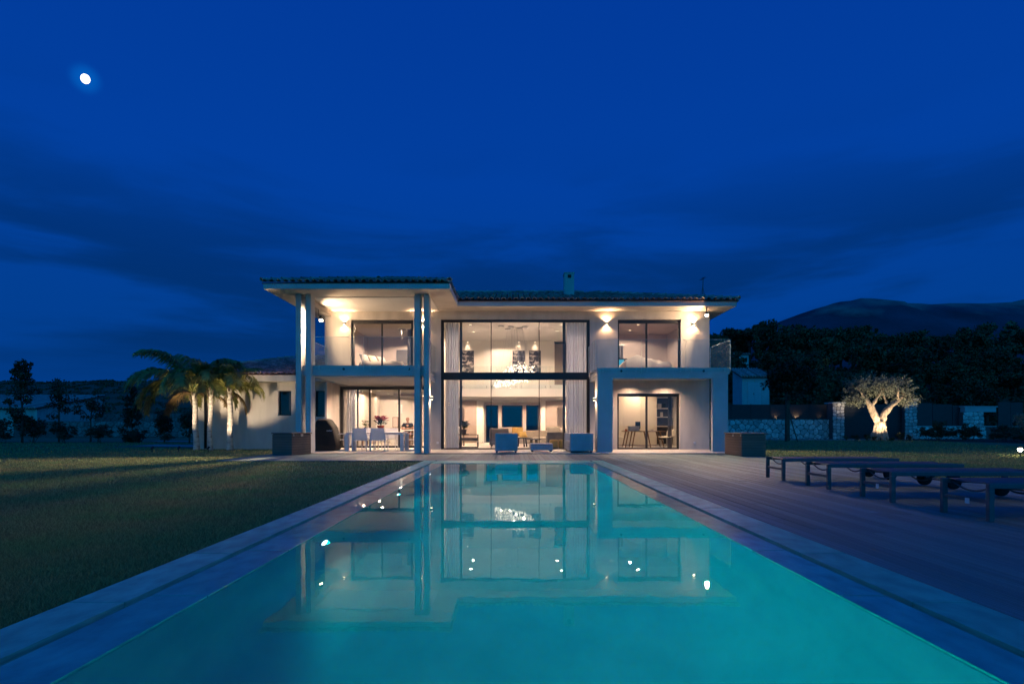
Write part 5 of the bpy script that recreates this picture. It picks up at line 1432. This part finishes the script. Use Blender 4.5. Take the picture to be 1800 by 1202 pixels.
# --- hut and small buildings on the hillside
def hut(name, lb, cat, x0, x1, y0, y1, z0, h, slope, m, door=True, win=0):
    t0 = thing(name, lb, cat, ((x0+x1)/2,y0,z0))
    q = MB(); a, b = z0+h, z0+h+slope
    q.add([(x0,y0,z0-2),(x1,y0,z0-2),(x1,y1,z0-2),(x0,y1,z0-2),(x0,y0,a),(x1,y0,a),(x1,y1,b),(x0,y1,b)],[(0,1,5,4),(1,2,6,5),(2,3,7,6),(3,0,4,7),(4,5,6,7)])
    q.build('wall', m, t0)
    r_ = MB().add([(x0-.25,y0-.3,a+.02),(x1+.25,y0-.3,a+.02),(x1+.25,y1+.2,b+.03),(x0-.25,y1+.2,b+.03),(x0-.25,y0-.3,a+.12),(x1+.25,y0-.3,a+.12),(x1+.25,y1+.2,b+.13),(x0-.25,y1+.2,b+.13)],[(0,3,2,1),(4,5,6,7),(0,1,5,4),(1,2,6,5),(2,3,7,6),(3,0,4,7)]).build('roof', M['roof_base'], t0)
    ts = MB(); ln = math.hypot(y1-y0+.5, b-a)
    for k in range(int((x1-x0+.5)/.26)): ts.tube([(x0-.15+k*.26,y0-.34,a+.13),(x0-.15+k*.26,y1+.2,b+.14)],.09,6)
    tag(ts.build('roof_tiles', M['roof_tile_stuff'], r_), kind='stuff')
    if door:
        mxx = x0+(x1-x0)*.45
        d_ = MB().box(mxx-.62,mxx-.01,y0-.05,y0-.005,z0,z0+2.1).build('door', M['white_sling'], t0); d2 = MB().box(mxx+.01,mxx+.62,y0-.05,y0-.005,z0,z0+2.1).build('door', M['white_sling'], t0)
        MB().box(mxx-.10,mxx-.05,y0-.08,y0-.051,z0+.95,z0+1.1).build('handle', M['black_alu'], d_)
    for k in range(win):
        xx = x0+(x1-x0)*(k+.6)/(win+.3); f = MB().box(xx-.5,xx+.5,y0-.04,y0-.003,z0+.7,z0+1.7).build('window', M['white_paint'], t0); MB().box(xx-.42,xx+.42,y0-.05,y0-.041,z0+.78,z0+1.62).build('pane', M['cover'], f)
    return t0
hut('garden_shed', 'pale little shed with double door and tiled lean-to roof', 'shed', 21.9, 24.5, 52, 54.2, 3.0, 2.55, 1.0, M['concrete'])
hut('hillside_house', 'small pale house high on the slope, behind the right balcony', 'house', 33.2, 36.4, 84, 88, 9.8, 2.1, .5, M['concrete'], False, 1)
hut('distant_cottage', 'tiny pale house peeping over the olive tree crown', 'house', 59.0, 60.3, 86, 88, 8.6, 1.6, .3, M['concrete'], False, 1)
nbh = hut('neighbour_house', 'low neighbouring house with tiled roof at the far left edge', 'house', -62, -43.5, 50, 58, .2, 2.3, 1.6, M['stucco'], False, 3)
rw = thing('retaining_wall', 'pale stone retaining wall beyond the shrubs on the left', 'stone wall', (-32,50,0))
MB().box(-44,-16.5,48.2,48.8,-.3,1.40).build('core', M['mortar'], rw); stones(rw, -40, -17, 0.0, 1.36, 48.19, .55, M['stone_dark'], 21)
rw2 = thing('retaining_wall', 'low pale terrace wall higher on the left hillside', 'stone wall', (-36,58,0))
MB().box(-45,-20,57.0,57.6,-.3,2.25).build('core', M['mortar'], rw2); stones(rw2, -44, -21, 1.4, 2.25, 56.99, .7, M['stone_dark'], 22, stuff=True)

# ================================================================== PLANTS
def frond_mesh(seed, L_, th0, curl, m, n=34, width=.46):
    rr = np.random.RandomState(seed)
    V = []; F = []
    K = 60; th = R(th0)+R(curl)*np.linspace(0,1,K)**1.25
    RX = np.concatenate([[0],np.cumsum(np.sin(th))])*L_/K; RZ = np.concatenate([[0],np.cumsum(np.cos(th))])*L_/K
    def rach(t):   # arching rachis in the xz plane
        q_ = np.linspace(0,1,K+1)
        return np.array([np.interp(t,q_,RX), .05*math.sin(t*3+seed), np.interp(t,q_,RZ)])
    for i in range(13):
        p0, p1 = rach(i/13), rach((i+1)/13); w0, w1 = .022*(1-i/13)+.004, .022*(1-(i+1)/13)+.004
        b = len(V); V += [p0+[0,-w0,0],p0+[0,w0,0],p1+[0,w1,0],p1+[0,-w1,0]]; F.append((b,b+1,b+2,b+3))
        b = len(V); V += [p0+[0,0,-w0],p0+[0,0,w0],p1+[0,0,w1],p1+[0,0,-w1]]; F.append((b,b+1,b+2,b+3))
    for i in range(n):
        t = .14+.86*(i+.5)/n
        p = rach(t); tg = rach(min(1,t+.02))-rach(max(0,t-.02)); tg /= np.linalg.norm(tg)
        for s in (-1,1):
            ll = width*(.35+1.0*math.sin(math.pi*min(1,t*.92+.05))**.7)*rr.uniform(.8,1.15)
            dr = np.array([0,s,0])*.80 + tg*.62 + np.array([0,0,1])*rr.uniform(.05,.3); dr /= np.linalg.norm(dr)
            mid = p+dr*ll*.5; tip = p+dr*ll+np.array([0,0,-1])*ll*rr.uniform(.35,.75)
            w = .030*rr.uniform(.8,1.3); wv = tg*w
            b = len(V); V += [p-wv,p+wv,mid+wv*1.2,mid-wv*1.2]; F.append((b,b+1,b+2,b+3))
            b = len(V); V += [mid-wv*1.2,mid+wv*1.2,tip+wv*.2,tip-wv*.2]; F.append((b,b+1,b+2,b+3))
    me = np_mesh('frond', V, F); me.materials.append(m)
    return me
FR = [frond_mesh(k, 2.6, a_, b_, M['frond']) for k, (a_, b_) in enumerate(((16,95),(34,122),(52,128),(66,112)))]
FRD = [frond_mesh(9, 2.3, 80, 95, M['frond_dry'], 40, .28)]
def palm(lb, x, y, ht, r0, nf, sc, seed, lean=(0,0), bias=None, dry=2):
    t0 = thing('palm_tree', lb, 'palm tree', (x,y,-.04), 0, 'palms before the annex wall')
    rr = random.Random(seed)
    q = MB(); pts = []; rad = []
    K = 22
    for i in range(K+1):
        t = i/K
        pts.append((x+lean[0]*t*t+.02*math.sin(t*9+seed), y+lean[1]*t*t, -.04+ht*t)); rad.append(r0*(1.25-.9*t if t < .12 else 1.14-.30*t)*(1+.09*((i % 2)*2-1)*.6))
    q.tube(pts, rad, 12)
    q.build('trunk', M['palm_trunk'], t0, True)
    top = Vector(pts[-1])
    bs = MB()
    for k in range(10):       # old leaf bases
        a = k*2.4; h_ = -.05-.055*k
        c = top+Vector((math.cos(a)*r0*.8, math.sin(a)*r0*.8, h_)); d = Vector((math.cos(a)*.10, math.sin(a)*.10, .16))
        bs.tube([c, c+d], [.045,.02], 5)
    bs.build('leaf_bases', M['bark'], t0)
    for k in range(nf):
        a = k*2.39996+rr.uniform(-.25,.25)
        me = FR[min(3, int(4*k/max(1,nf-dry)))]
        if math.sin(a) < -.25: me = FR[min(1, int(4*k/max(1,nf-dry)))]
        elif k >= nf-dry: me = FRD[0]
        o = link('frond', me, None, t0)
        o.location = top-t0.location+Vector((math.cos(a)*.06,math.sin(a)*.06,rr.uniform(-.10,.05)))
        s = sc*rr.uniform(.85,1.12)*(1+(bias[1]*max(0,math.cos(a-bias[0])) if bias else 0))
        o.scale = (s, s*.9, s)
        o.rotation_euler = (rr.uniform(-.25,.25), rr.uniform(-.12,.12), a)
    return t0
palm('leftmost palm with long fronds hanging far to the left', -13.42, 23.2, 2.50, .105, 34, .93, 1, (-.10,0), (math.pi,.20), 5)
palm('middle slim palm with its crown against the annex roof', -12.72, 23.0, 2.70, .085, 17, .80, 2, (.05,0), None, 1)
palm('right thick-trunked palm with small upright crown', -11.90, 23.05, 2.66, .11, 15, .64, 3, (.0,0), None, 1)
def ground_spot(lb, x, y, aim, watts, ang, group='garden spotlights at the foot of the trees', col=(1,.78,.52), face=None):
    t0 = thing('garden_spotlight', lb, 'garden spotlight', (x,y,-.04), 0, group)
    MB().tube([(x,y,-.04),(x,y,.09)],.015,6).build('spike', M['black_alu'], t0)
    d = (Vector(aim)-Vector((x,y,.14))).normalized()
    MB().tube([Vector((x,y,.13))-d*.06,Vector((x,y,.13))+d*.06],[.035,.045],12).build('head', M['black_alu'], t0)
    c = Vector((x,y,.13))+d*.062
    u = d.orthogonal().normalized(); v = d.cross(u)
    MB().poly([c+u*.038*math.cos(k*.5236)+v*.038*math.sin(k*.5236) for k in range(12)]).build('lens', M['lamp_flood'], t0)
    spot('beam', c+d*.02, aim, watts, ang, .6, col, .03, t0)
ground_spot('garden spotlight at the foot of the leftmost palm', -14.1, 21.4, (-13.5,23.4,2.7), 520, 66)
ground_spot('garden spotlight at the foot of the middle palm', -13.0, 21.3, (-12.6,23.2,2.7), 260, 62)
ground_spot('garden spotlight at the foot of the right palm', -11.9, 21.4, (-11.3,24.2,3.2), 460, 70)

def np_rot_quads(C, size, rr, aspect=.5, up=0.0):
    n = len(C)
    d = rr.normal(0,1,(n,3)); d[:,2] += up; d /= np.linalg.norm(d,axis=1)[:,None]
    a = rr.normal(0,1,(n,3)); s = np.cross(d,a); s /= np.linalg.norm(s,axis=1)[:,None]
    l = (size*rr.uniform(.6,1.4,n))[:,None]
    V = np.empty((n,4,3)); V[:,0] = C-d*l*.5; V[:,1] = C+s*l*aspect*.5; V[:,2] = C+d*l*.5; V[:,3] = C-s*l*aspect*.5
    return V.reshape(-1,3), np.arange(4*n).reshape(n,4)
def crown_pts(rr, n, shape, clumps, cr, jitter=1.0):
    """leaf positions: clumps scattered in an ellipsoid-like envelope; shape(rr)->point in unit crown"""
    C = np.array([shape(rr) for _ in range(clumps)])
    k = rr.randint(0, clumps, n)
    g = rr.normal(0,1,(n,3)); g /= np.linalg.norm(g,axis=1)[:,None]
    return C[k] + g*(rr.uniform(0,1,(n,1))**.45)*cr*rr.uniform(.6,1.25,clumps)[k][:,None]*np.array([1,1,.75])
def sph(a, b, c, zc, lo=.55):
    def f(rr):
        v = rr.normal(0,1,3); v /= np.linalg.norm(v); r = rr.uniform(lo,1)
        return v*r*np.array([a,b,c])+np.array([0,0,zc])
    return f
def cone(r, z0, z1):
    def f(rr):
        t = rr.uniform(0,1)**1.3; a = rr.uniform(0,6.28); q = r*(1-t)**.8*rr.uniform(.4,1)*min(1,.45+t*4)
        return np.array([q*math.cos(a), q*math.sin(a), z0+(z1-z0)*t])
    return f
def mk_tree(name, lb, cat, group, kind, seed, leafm, loc=(0,0,0), barkm=None):
    """kind: dict with h, trunk r, crown shape, leaf count/size"""
    rr = np.random.RandomState(seed)
    t0 = thing(name, lb, cat, (0,0,0), 0, group)
    C = crown_pts(rr, kind['n'], kind['shape'], kind['clumps'], kind['cr'])
    V, F = np_rot_quads(C, kind['leaf'], rr, kind.get('asp',.55))
    np_obj('crown', V, F, leafm, t0)
    q = MB(); th = kind['th']; r = kind['tr']
    q.tube([(0,0,-.5),(0,0,th*.5),(kind.get('bend',0),0,th)],[r*1.2,r,r*.7],8)
    for k in range(kind.get('limbs',4)):
        e_ = C[rr.randint(len(C))]; b0 = Vector((kind.get('bend',0)*.8,0,th*.85)); m_ = b0.lerp(Vector(e_),.5)+Vector((0,0,.1*th))
        q.tube([b0,m_,Vector(e_)],[r*.5,r*.3,r*.1],5)
    q.build('trunk', barkm or M['bark'], t0)
    t0.location = loc
    return t0
# prototypes for the wood on the right-hand hill
rr = random.Random(77)
wood = []
wl_lab = {'pine':'dark flat-topped pine in the wood on the hill','oak':'dark rounded tree in the wood on the hill','cyp':'dark narrow cypress in the wood on the hill'}
protos = {
 'pine': [dict(n=2600,shape=sph(3.0,3.0,1.3,5.6,.3),clumps=34,cr=.75,leaf=.42,th=4.6,tr=.20,limbs=6), dict(n=2600,shape=sph(2.4,2.4,1.9,5.6,.3),clumps=30,cr=.8,leaf=.42,th=4.2,tr=.18,limbs=6)],
 'oak': [dict(n=3000,shape=sph(2.9,2.9,2.5,3.3,.5),clumps=40,cr=.85,leaf=.42,th=2.2,tr=.2,limbs=5), dict(n=3000,shape=sph(3.5,3.0,2.2,2.9,.5),clumps=44,cr=.85,leaf=.42,th=2.0,tr=.2,limbs=5), dict(n=2600,shape=sph(2.1,2.2,2.7,3.3,.45),clumps=34,cr=.75,leaf=.40,th=2.0,tr=.2,limbs=5)],
 'cyp': [dict(n=2600,shape=cone(1.0,.3,8.2),clumps=60,cr=.42,leaf=.34,th=1.2,tr=.14,limbs=0)]}
PT = {}
for kd, lst in protos.items():
    for i, k_ in enumerate(lst): PT[kd,i] = [k_, None]
def place(kd, i, x, y, s, rz=None, zoff=0):
    ent = PT[kd,i]
    z = H(x,y)+zoff
    rz = rr.uniform(0,6.28) if rz is None else rz
    sc = (s, s, s*rr.uniform(.9,1.12))
    nm = {'pine':'pine_tree','oak':'broadleaf_tree','cyp':'cypress_tree'}[kd]
    if ent[1] is None:
        o = mk_tree(nm, wl_lab[kd], 'tree', {'pine':'pines of the hillside wood','oak':'rounded trees of the hillside wood','cyp':'cypresses of the hillside wood'}[kd], ent[0], hash((kd,i)) % 1000 if False else 31*i+{'pine':1,'oak':2,'cyp':3}[kd], M['leaf_forest'])
        ent[1] = o; o.location = (x,y,z); o.rotation_euler = (0,0,rz); o.scale = sc
    else:
        o = copy_tree(ent[1], (x,y,z), rz, None, sc)
    return o
# ridge and slope of the wood: (px, top py, distance)
sky_px = [(1258,585,92),(1278,580,96),(1300,574,100),(1318,570,94),(1345,569,100),(1366,571,90),(1392,567,96),(1412,573,88),(1432,583,96),(1455,592,90),(1478,588,100),(1500,580,96),(1522,584,92),(1548,594,98),(1572,597,90),(1598,596,100),(1622,599,92),(1645,594,98),(1668,596,90),(1692,591,96),(1712,580,88),(1738,575,94),(1760,582,88),(1785,590,96),(1812,588,90),(1845,584,96),(1880,580,90),(1920,585,95)]
hts = {'pine':[6.9,7.4],'oak':[5.7,5.0,6.0],'cyp':[8.2]}
for k, (px, py, D) in enumerate(sky_px):
    x = (px-PX0)/FL*D; ztop = 1+(PY0-py)/FL*D; need = ztop-H(x,D)
    kd = ('pine','oak','oak','pine')[k % 4] if px < 1520 or px > 1690 else ('oak','oak','pine')[k % 3]
    i = rr.randrange(len(protos[kd])); s = max(.7, need/hts[kd][i])
    place(kd, i, x, D, s)
for k in range(84):
    D = rr.uniform(52, 88); f = rr.uniform(.375, 1.02)
    x = f*D + rr.uniform(-1,1)
    if 21 < x < 26 and D < 57: continue
    if 31 < x < 38 and 78 < D < 86: continue
    kd = rr.choice(('oak','oak','oak','pine','cyp')); i = rr.randrange(len(protos[kd]))
    if kd == 'pine' and D < 60: kd = 'oak'; i = 0
    place(kd, i, x, D, rr.uniform(.62,1.0)*(.8 if D < 60 else 1))
for px, D, s in ((1318,62,.62),(1336,60,.7),(1442,50,.75),(1452,51,.85),(1612,56,.9),(1688,60,1.0)):
    place('cyp', 0, (px-PX0)/FL*D, D, s)
# near single trees
def one_tree(name, lb, cat, x, y, kind, seed, leafm, group=None, barkm=None, z=None):
    return mk_tree(name, lb, cat, group, kind, seed, leafm, (x,y,H(x,y) if z is None else z), barkm)
one_tree('round_tree', 'dark dense round-crowned tree with bare trunk before the stone wall', 'tree', 18.15, 36, dict(n=5200,shape=sph(1.35,1.3,1.30,4.15,.2),clumps=46,cr=.5,leaf=.20,th=3.3,tr=.15,limbs=6), 5, M['leaf_dark'])
stk = thing('tree_stake', 'thin wooden stake leaning against the dark round tree', 'stake', (18.7,36,0))
MB().tube([(18.78,35.9,-.05),(18.25,35.95,1.75)],.035,6).build('pole', M['bark'], stk)
# olive tree
ol = thing('olive_tree', 'old olive tree with gnarled forked trunk lit from below', 'olive tree', (25.55,38,-.04))
rr2 = np.random.RandomState(12)
OX, OY = 25.55, 38.0
q = MB()
tr_pts = [(OX-.02,OY,-.1),(OX+.0,OY,.35),(OX+.05,OY,.9),(OX+.06,OY,1.45)]
q.tube(tr_pts,[.52,.42,.36,.35],14)
for k in range(7):
    a_ = k*.9+.2; q.tube([(OX+math.cos(a_)*.62,OY+math.sin(a_)*.6,-.1),(OX+math.cos(a_)*.40,OY+math.sin(a_)*.38,.25),(OX+math.cos(a_+.2)*.24+.03,OY+math.sin(a_+.2)*.22,.95),(OX+math.cos(a_+.3)*.2+.05,OY+math.sin(a_+.3)*.2,1.5)],[.14,.17,.15,.08],7)
tips = []
def limb(pts, rad, n=9):
    q.tube(pts, rad, n); tips.append(Vector(pts[-1]))
limb([(OX-.02,OY,1.15),(OX-.38,OY,1.75),(OX-.62,OY-.1,2.35),(OX-1.05,OY-.1,2.95)],[.30,.24,.21,.13])
limb([(OX+.10,OY,1.15),(OX+.30,OY+.1,1.75),(OX+.75,OY+.1,2.3),(OX+1.35,OY+.1,2.75),(OX+1.75,OY+.1,3.1)],[.32,.24,.20,.15,.09])
limb([(OX-.62,OY-.1,2.35),(OX-.35,OY-.3,2.9),(OX-.1,OY-.4,3.5)],[.14,.10,.06],7)
limb([(OX-1.05,OY-.1,2.95),(OX-1.5,OY-.2,3.4),(OX-1.8,OY-.2,3.8)],[.11,.08,.04],7)
limb([(OX-1.0,OY-.1,2.9),(OX-1.0,OY+.3,3.5),(OX-.8,OY+.5,4.1)],[.11,.08,.04],7)
limb([(OX+1.35,OY+.1,2.75),(OX+1.2,OY-.2,3.3),(OX+1.0,OY-.3,3.9)],[.11,.08,.04],7)
limb([(OX+.75,OY+.1,2.3),(OX+.7,OY+.5,3.0),(OX+.5,OY+.6,3.7)],[.12,.08,.04],7)
tk = q.build('trunk', M['olive_bark'], ol, True)
ds = tk.modifiers.new('sub','SUBSURF'); ds.levels = 1; ds.render_levels = 2
tx_ = bpy.data.textures.new('gnarl','CLOUDS'); tx_.noise_scale = .22
dm = tk.modifiers.new('gnarl','DISPLACE'); dm.texture = tx_; dm.strength = .20; dm.mid_level = .5; dm.texture_coords = 'LOCAL'
# twigs and leaves
env = [(-1.35,0,3.35,.85,.65),(-.55,0,3.95,.95,.62),(.35,.1,3.75,.8,.55),(1.15,.1,3.75,.9,.6),(1.75,.1,3.25,.6,.5),(-1.75,-.1,3.75,.5,.45),(-.1,-.3,3.45,.6,.4),(1.9,0,2.75,.35,.3),(-1.75,0,2.75,.4,.35)]
tw = MB(); Cs = []
for k in range(500):
    ex = env[rr2.randint(len(env))]
    v = rr2.normal(0,1,3); v /= np.linalg.norm(v); r = rr2.uniform(.35,1)**.6
    c = Vector((OX+ex[0]+v[0]*ex[3]*r, OY+ex[1]+v[1]*.9*r, ex[2]+v[2]*ex[4]*r))
    d = Vector((v[0]+rr2.normal(0,.4), v[1]+rr2.normal(0,.4), v[2]*.7+.35+rr2.normal(0,.3))).normalized()
    ll = rr2.uniform(.35,.65); a = c-d*ll*.5; b_ = c+d*ll*.5
    tw.tube([a,b_],[.005,.002],3,False)
    if k % 6 == 0:
        tp_ = min(tips, key=lambda t_: (t_-a).length); tw.tube([tp_, tp_.lerp(a,.5)+Vector((0,0,.05)), a],[.03,.018,.008],4,False)
    for j in range(20):
        Cs.append((a.lerp(b_, j/16)+Vector(rr2.normal(0,.035,3)), d))
tw.build('twigs', M['bark'], ol)
C = np.array([c for c,d in Cs]); Dv = np.array([d for c,d in Cs]); n = len(C)
d = Dv*.8+rr2.normal(0,.7,(n,3)); d /= np.linalg.norm(d,axis=1)[:,None]
s = np.cross(d, rr2.normal(0,1,(n,3))); s /= np.linalg.norm(s,axis=1)[:,None]
l = rr2.uniform(.08,.15,n)[:,None]
V = np.empty((n,4,3)); V[:,0] = C; V[:,1] = C+d*l*.5+s*l*.21; V[:,2] = C+d*l; V[:,3] = C+d*l*.5-s*l*.21
np_obj('leaves', V.reshape(-1,3), np.arange(4*n).reshape(n,4), M['leaf_olive'], ol)
ground_spot('garden spotlight left before the olive tree', OX-.85, 36.6, (OX-.15,38,2.8), 700, 98)
ground_spot('garden spotlight right before the olive tree', OX+.9, 36.6, (OX+.5,38,2.9), 640, 98)
# shrubs
def shrub(lb, x, y, w, h, seed, leafm=None, n=900, leaf=.13, name='shrub', group=None, clumps=18):
    r_ = np.random.RandomState(seed)
    t0 = thing(name, lb, 'shrub', (x,y,H(x,y)), 0, group)
    C = crown_pts(r_, n, sph(w*.42,w*.42,h*.40,h*.52,.2), clumps, min(w,h)*.17)
    C = C[C[:,2] > .02]+np.array([x,y,H(x,y)])
    V, F = np_rot_quads(C, leaf, r_, .45, .5); np_obj('foliage', V, F, leafm or M['leaf_bush'], t0)
    q = MB()
    for k in range(6):
        e_ = C[r_.randint(len(C))]; q.tube([(x+r_.uniform(-.1,.1),y,H(x,y)-.05),tuple(e_)],[.015,.005],4,False)
    q.build('stems', M['bark'], t0)
    return t0
g1 = 'low plants round the foot of the olive tree'
for k, (dx, dy, w, h) in enumerate(((-1.7,-.2,.8,.55),(-1.15,-.5,.7,.6),(-.75,-.65,.5,.4),(1.0,-.5,.7,.55),(1.5,-.3,.9,.65),(.3,-.75,.4,.3),(1.95,-.2,.6,.45),(-2.3,0,.6,.4))):
    shrub(('leftmost but one','third from the left','small one left of the trunk','first one right of the trunk','second one right of the trunk','tiny one before the trunk','rightmost','leftmost')[k]+' of the low plants around the lit olive trunk', OX+dx, 38+dy, w, h, 40+k, M['leaf_bush'], 420, .10, 'low_plant', g1, 10)
# planting bed on the right
bedx = [(29.0,37.2,1.5,1.5),(30.3,36.6,1.5,1.1),(31.4,37.4,1.7,1.4),(31.2,35.0,1.4,.9),(32.6,35.6,1.6,1.2),(33.4,37.0,1.8,1.5),(30.9,33.4,1.3,.8),(32.2,33.6,1.5,1.0),(33.6,34.2,1.7,1.3),(31.0,31.6,1.4,.8),(32.6,31.4,1.5,1.1),(29.9,30.2,1.2,.7),(28.4,28.8,1.3,1.1),(30.0,28.4,1.5,1.2),(27.4,26.8,1.2,.8),(28.6,26.6,1.5,1.0),(26.0,24.8,1.0,.7),(27.2,24.4,1.3,1.0),(24.4,22.6,1.0,.6),(25.5,22.2,1.2,.9),(34.8,36.2,1.8,1.7),(35.2,33.6,1.8,1.6),(29.9,39.4,1.4,1.1),(31.8,39.8,1.8,1.0)]
lbq = 'dark low shrub in the planting bed along the right side of the lawn'
shr0 = None
for k, (x, y, w, h) in enumerate(bedx):
    if shr0 is None or k in (1,2):
        shr0 = shrub(lbq, x, y, w, h, 60+k, M['leaf_bush'], 1300, .14, 'bed_shrub', 'shrubs of the right planting bed', 22); base_wh = (w,h)
    else:
        copy_tree(shr0, (x,y,H(x,y)), rnd.uniform(0,6), None, (w/base_wh[0],w/base_wh[0],h/base_wh[1]))
tag(MB().prism([(28.2,40.6),(28.6,36.0),(30.0,33.6),(29.6,31),(27.6,28),(25.4,24.6),(23.6,21.8),(30,21),(44,36),(44,41.5),(30,41.5)], -.1, -.022).build('planting_bed', mat('soil',(.035,.025,.018),.95,.3,3,.6,12)), 'dark soil of the planting bed on the right', None, None, 'structure')
# small lit olive at the right edge with its garden lamp
one_tree('young_olive', 'young olive cut by the right edge, lit by the garden lamp', 'olive tree', 22.3, 23.5, dict(n=1500,shape=sph(.55,.55,.55,1.35,.2),clumps=22,cr=.22,leaf=.09,th=.9,tr=.05,limbs=6,asp=.3), 8, M['leaf_olive'], None, M['olive_bark'])
def star_lamp():
    x, y = 16.75, 18.0
    t0 = thing('garden_spotlight', 'dazzling garden spotlight at the right edge of the lawn', 'garden spotlight', (x,y,-.04), 0, 'garden spotlights at the foot of the trees')
    MB().tube([(x,y,-.04),(x,y,.16)],.018,6).build('spike', M['black_alu'], t0)
    MB().sphere((x,y-.0,.21),.062,14,10).build('lens', M['lamp_flood'], t0, True)
    MB().lathe((x,y,.255),[(.05,0),(.085,.02),(.03,.06)],12).build('hood', M['black_alu'], t0)
    spot('beam', (x+.1,y+.1,.26), (22.3,23.5,1.2), 60, 90, .6, (1,.78,.52), .05, t0)
star_lamp()
# ---- left garden
g2 = 'young garden trees on the left'
one_tree('young_tree', 'tall slender young tree with sparse tip at far left', 'tree', -29.6, 33, dict(n=1900,shape=cone(1.05,1.0,5.3),clumps=34,cr=.36,leaf=.19,th=2.5,tr=.06,limbs=8), 21, M['leaf_bush'], g2)
one_tree('young_tree', 'thin airy young tree second from the left', 'tree', -28.2, 34, dict(n=900,shape=sph(.95,.9,1.5,2.9,.2),clumps=26,cr=.4,leaf=.16,th=2.2,tr=.05,limbs=9), 22, M['leaf_bush'], g2)
one_tree('young_tree', 'small airy young tree before the pale retaining wall', 'tree', -27.0, 35, dict(n=900,shape=sph(1.0,1.0,.85,2.35,.2),clumps=26,cr=.36,leaf=.15,th=1.6,tr=.05,limbs=9), 23, M['leaf_bush'], g2)
one_tree('conifer', 'dark narrow conifer behind the leftmost palm fronds', 'conifer', -23.6, 34, dict(n=2200,shape=cone(.85,.1,3.4),clumps=60,cr=.28,leaf=.16,th=.8,tr=.06,limbs=0), 24, M['leaf_dark'])
one_tree('conifer', 'tall dark upright shrub left of the annex wall', 'conifer', -21.0, 33, dict(n=1500,shape=sph(.55,.5,.95,1.15,.3),clumps=30,cr=.3,leaf=.14,th=.5,tr=.05,limbs=0), 25, M['leaf_dark'])
one_tree('conifer', 'second upright shrub close to the annex wall', 'conifer', -18.9, 32, dict(n=1300,shape=sph(.5,.5,1.0,1.2,.3),clumps=26,cr=.3,leaf=.14,th=.5,tr=.05,limbs=0), 26, M['leaf_bush'])
sh0 = None
lf = [(-33.2,34,2.2,2.0),(-31.5,33.2,1.9,1.7),(-30.2,34.4,2.0,1.9),(-28.6,32.6,1.6,1.3),(-27.2,33.2,1.7,1.5),(-25.8,34.0,1.7,1.3),(-24.7,32.8,1.5,1.1),(-23.0,33.4,1.3,.9),(-34.6,33.0,1.8,1.6),(-32.3,32.2,1.3,1.0),(-29.6,31.9,1.2,.9),(-26.4,32.2,1.1,.8),(-22.0,32.0,1.0,.8),(-36.5,33.6,2.2,2.0),(-20.0,31.6,.9,.7)]
for k, (x, y, w, h) in enumerate(lf):
    if sh0 is None: sh0 = shrub('dark rounded shrub in the hedge border along the left lawn', x, y, w, h, 90, M['leaf_bush'], 1500, .15, 'border_shrub', 'shrubs of the left border', 26); b0 = (w,h)
    else: copy_tree(sh0, (x,y,H(x,y)), rnd.uniform(0,6), None, (w/b0[0],w/b0[0],h/b0[1]))

# ---- scrub on the slopes (nobody could count it)
def scrub(name, lb, n, fx, fy, seed, mm, size, hh=1.0):
    r_ = np.random.RandomState(seed)
    k = n//14
    cx_ = r_.uniform(*fx,k); cy2 = r_.uniform(*fy,k)
    X_ = np.repeat(cx_,14)+r_.normal(0,.45,k*14); Y_ = np.repeat(cy2,14)+r_.normal(0,.45,k*14)
    C = np.stack([X_,Y_,hgt(X_,Y_)+hh*r_.uniform(.02,.55,k*14)*np.repeat(r_.uniform(.3,1.3,k),14)],1)
    V, F = np_rot_quads(C, size, r_, .6, .4)
    tag(np_obj(name, V, F, mm), lb, 'scrub', None, 'stuff')
scrub('hillside_scrub', 'low dark scrub scattered over the left hillside', 42000, (-190,-16), (60,165), 51, M['scrub'], .5, .5)
scrub('undergrowth', 'dark undergrowth between the trees of the right hillside', 30000, (14,100), (46,100), 52, M['scrub'], .5)

# ================================================================== GRASS
def grass():
    rr = np.random.RandomState(2)
    def zone(n, d0, d1, side):
        u = rr.uniform(0,1,n); p = -0.55
        D = (d0**p+u*(d1**p-d0**p))**(1/p)
        if side < 0: x = -2.53-rr.uniform(0,1,n)*(np.maximum(1.22*D-2.0,1.5))
        else: x = 8.27+rr.uniform(0,1,n)*np.maximum(1.15*D-8,1)
        k = np.ones(n,bool)
        if side < 0:
            k &= ~((x > -8.64) & (D > 15.69))
            k &= ~((x > -14.2) & (D > 24.1)); k &= ~((x > -19.6)&(x < -14)&(D > 25.8)&(D < 30.1))
        else:
            k &= ~((x > 28.0-(36-D).clip(0)*.31) & (D > 20)) & ~(x > 30)
        return x[k], D[k]
    x1, y1 = zone(330000, 1.6, 34, -1); x2, y2 = zone(90000, 8, 39, 1)
    x = np.concatenate([x1,x2]); y = np.concatenate([y1,y2]); n = len(x)
    D = np.hypot(x,y)
    h = rr.uniform(.022,.050,n)*(1+.012*D); w = rr.uniform(.0022,.0042,n)*(1+.16*D)
    a = rr.uniform(0,6.283,n); ln = rr.uniform(.2,1.0,n)*h; b = rr.uniform(0,6.283,n)
    z = hgt(x,y)
    V = np.empty((n,3,3))
    V[:,0] = np.stack([x-np.cos(a)*w,y-np.sin(a)*w,z],1); V[:,1] = np.stack([x+np.cos(a)*w,y+np.sin(a)*w,z],1)
    V[:,2] = np.stack([x+np.cos(b)*ln,y+np.sin(b)*ln,z+h],1)
    o = np_obj('grass', V.reshape(-1,3), np.arange(3*n).reshape(n,3), M['grass'])
    tag(o, 'short mown grass of the lawns', 'grass', None, 'stuff')
grass()
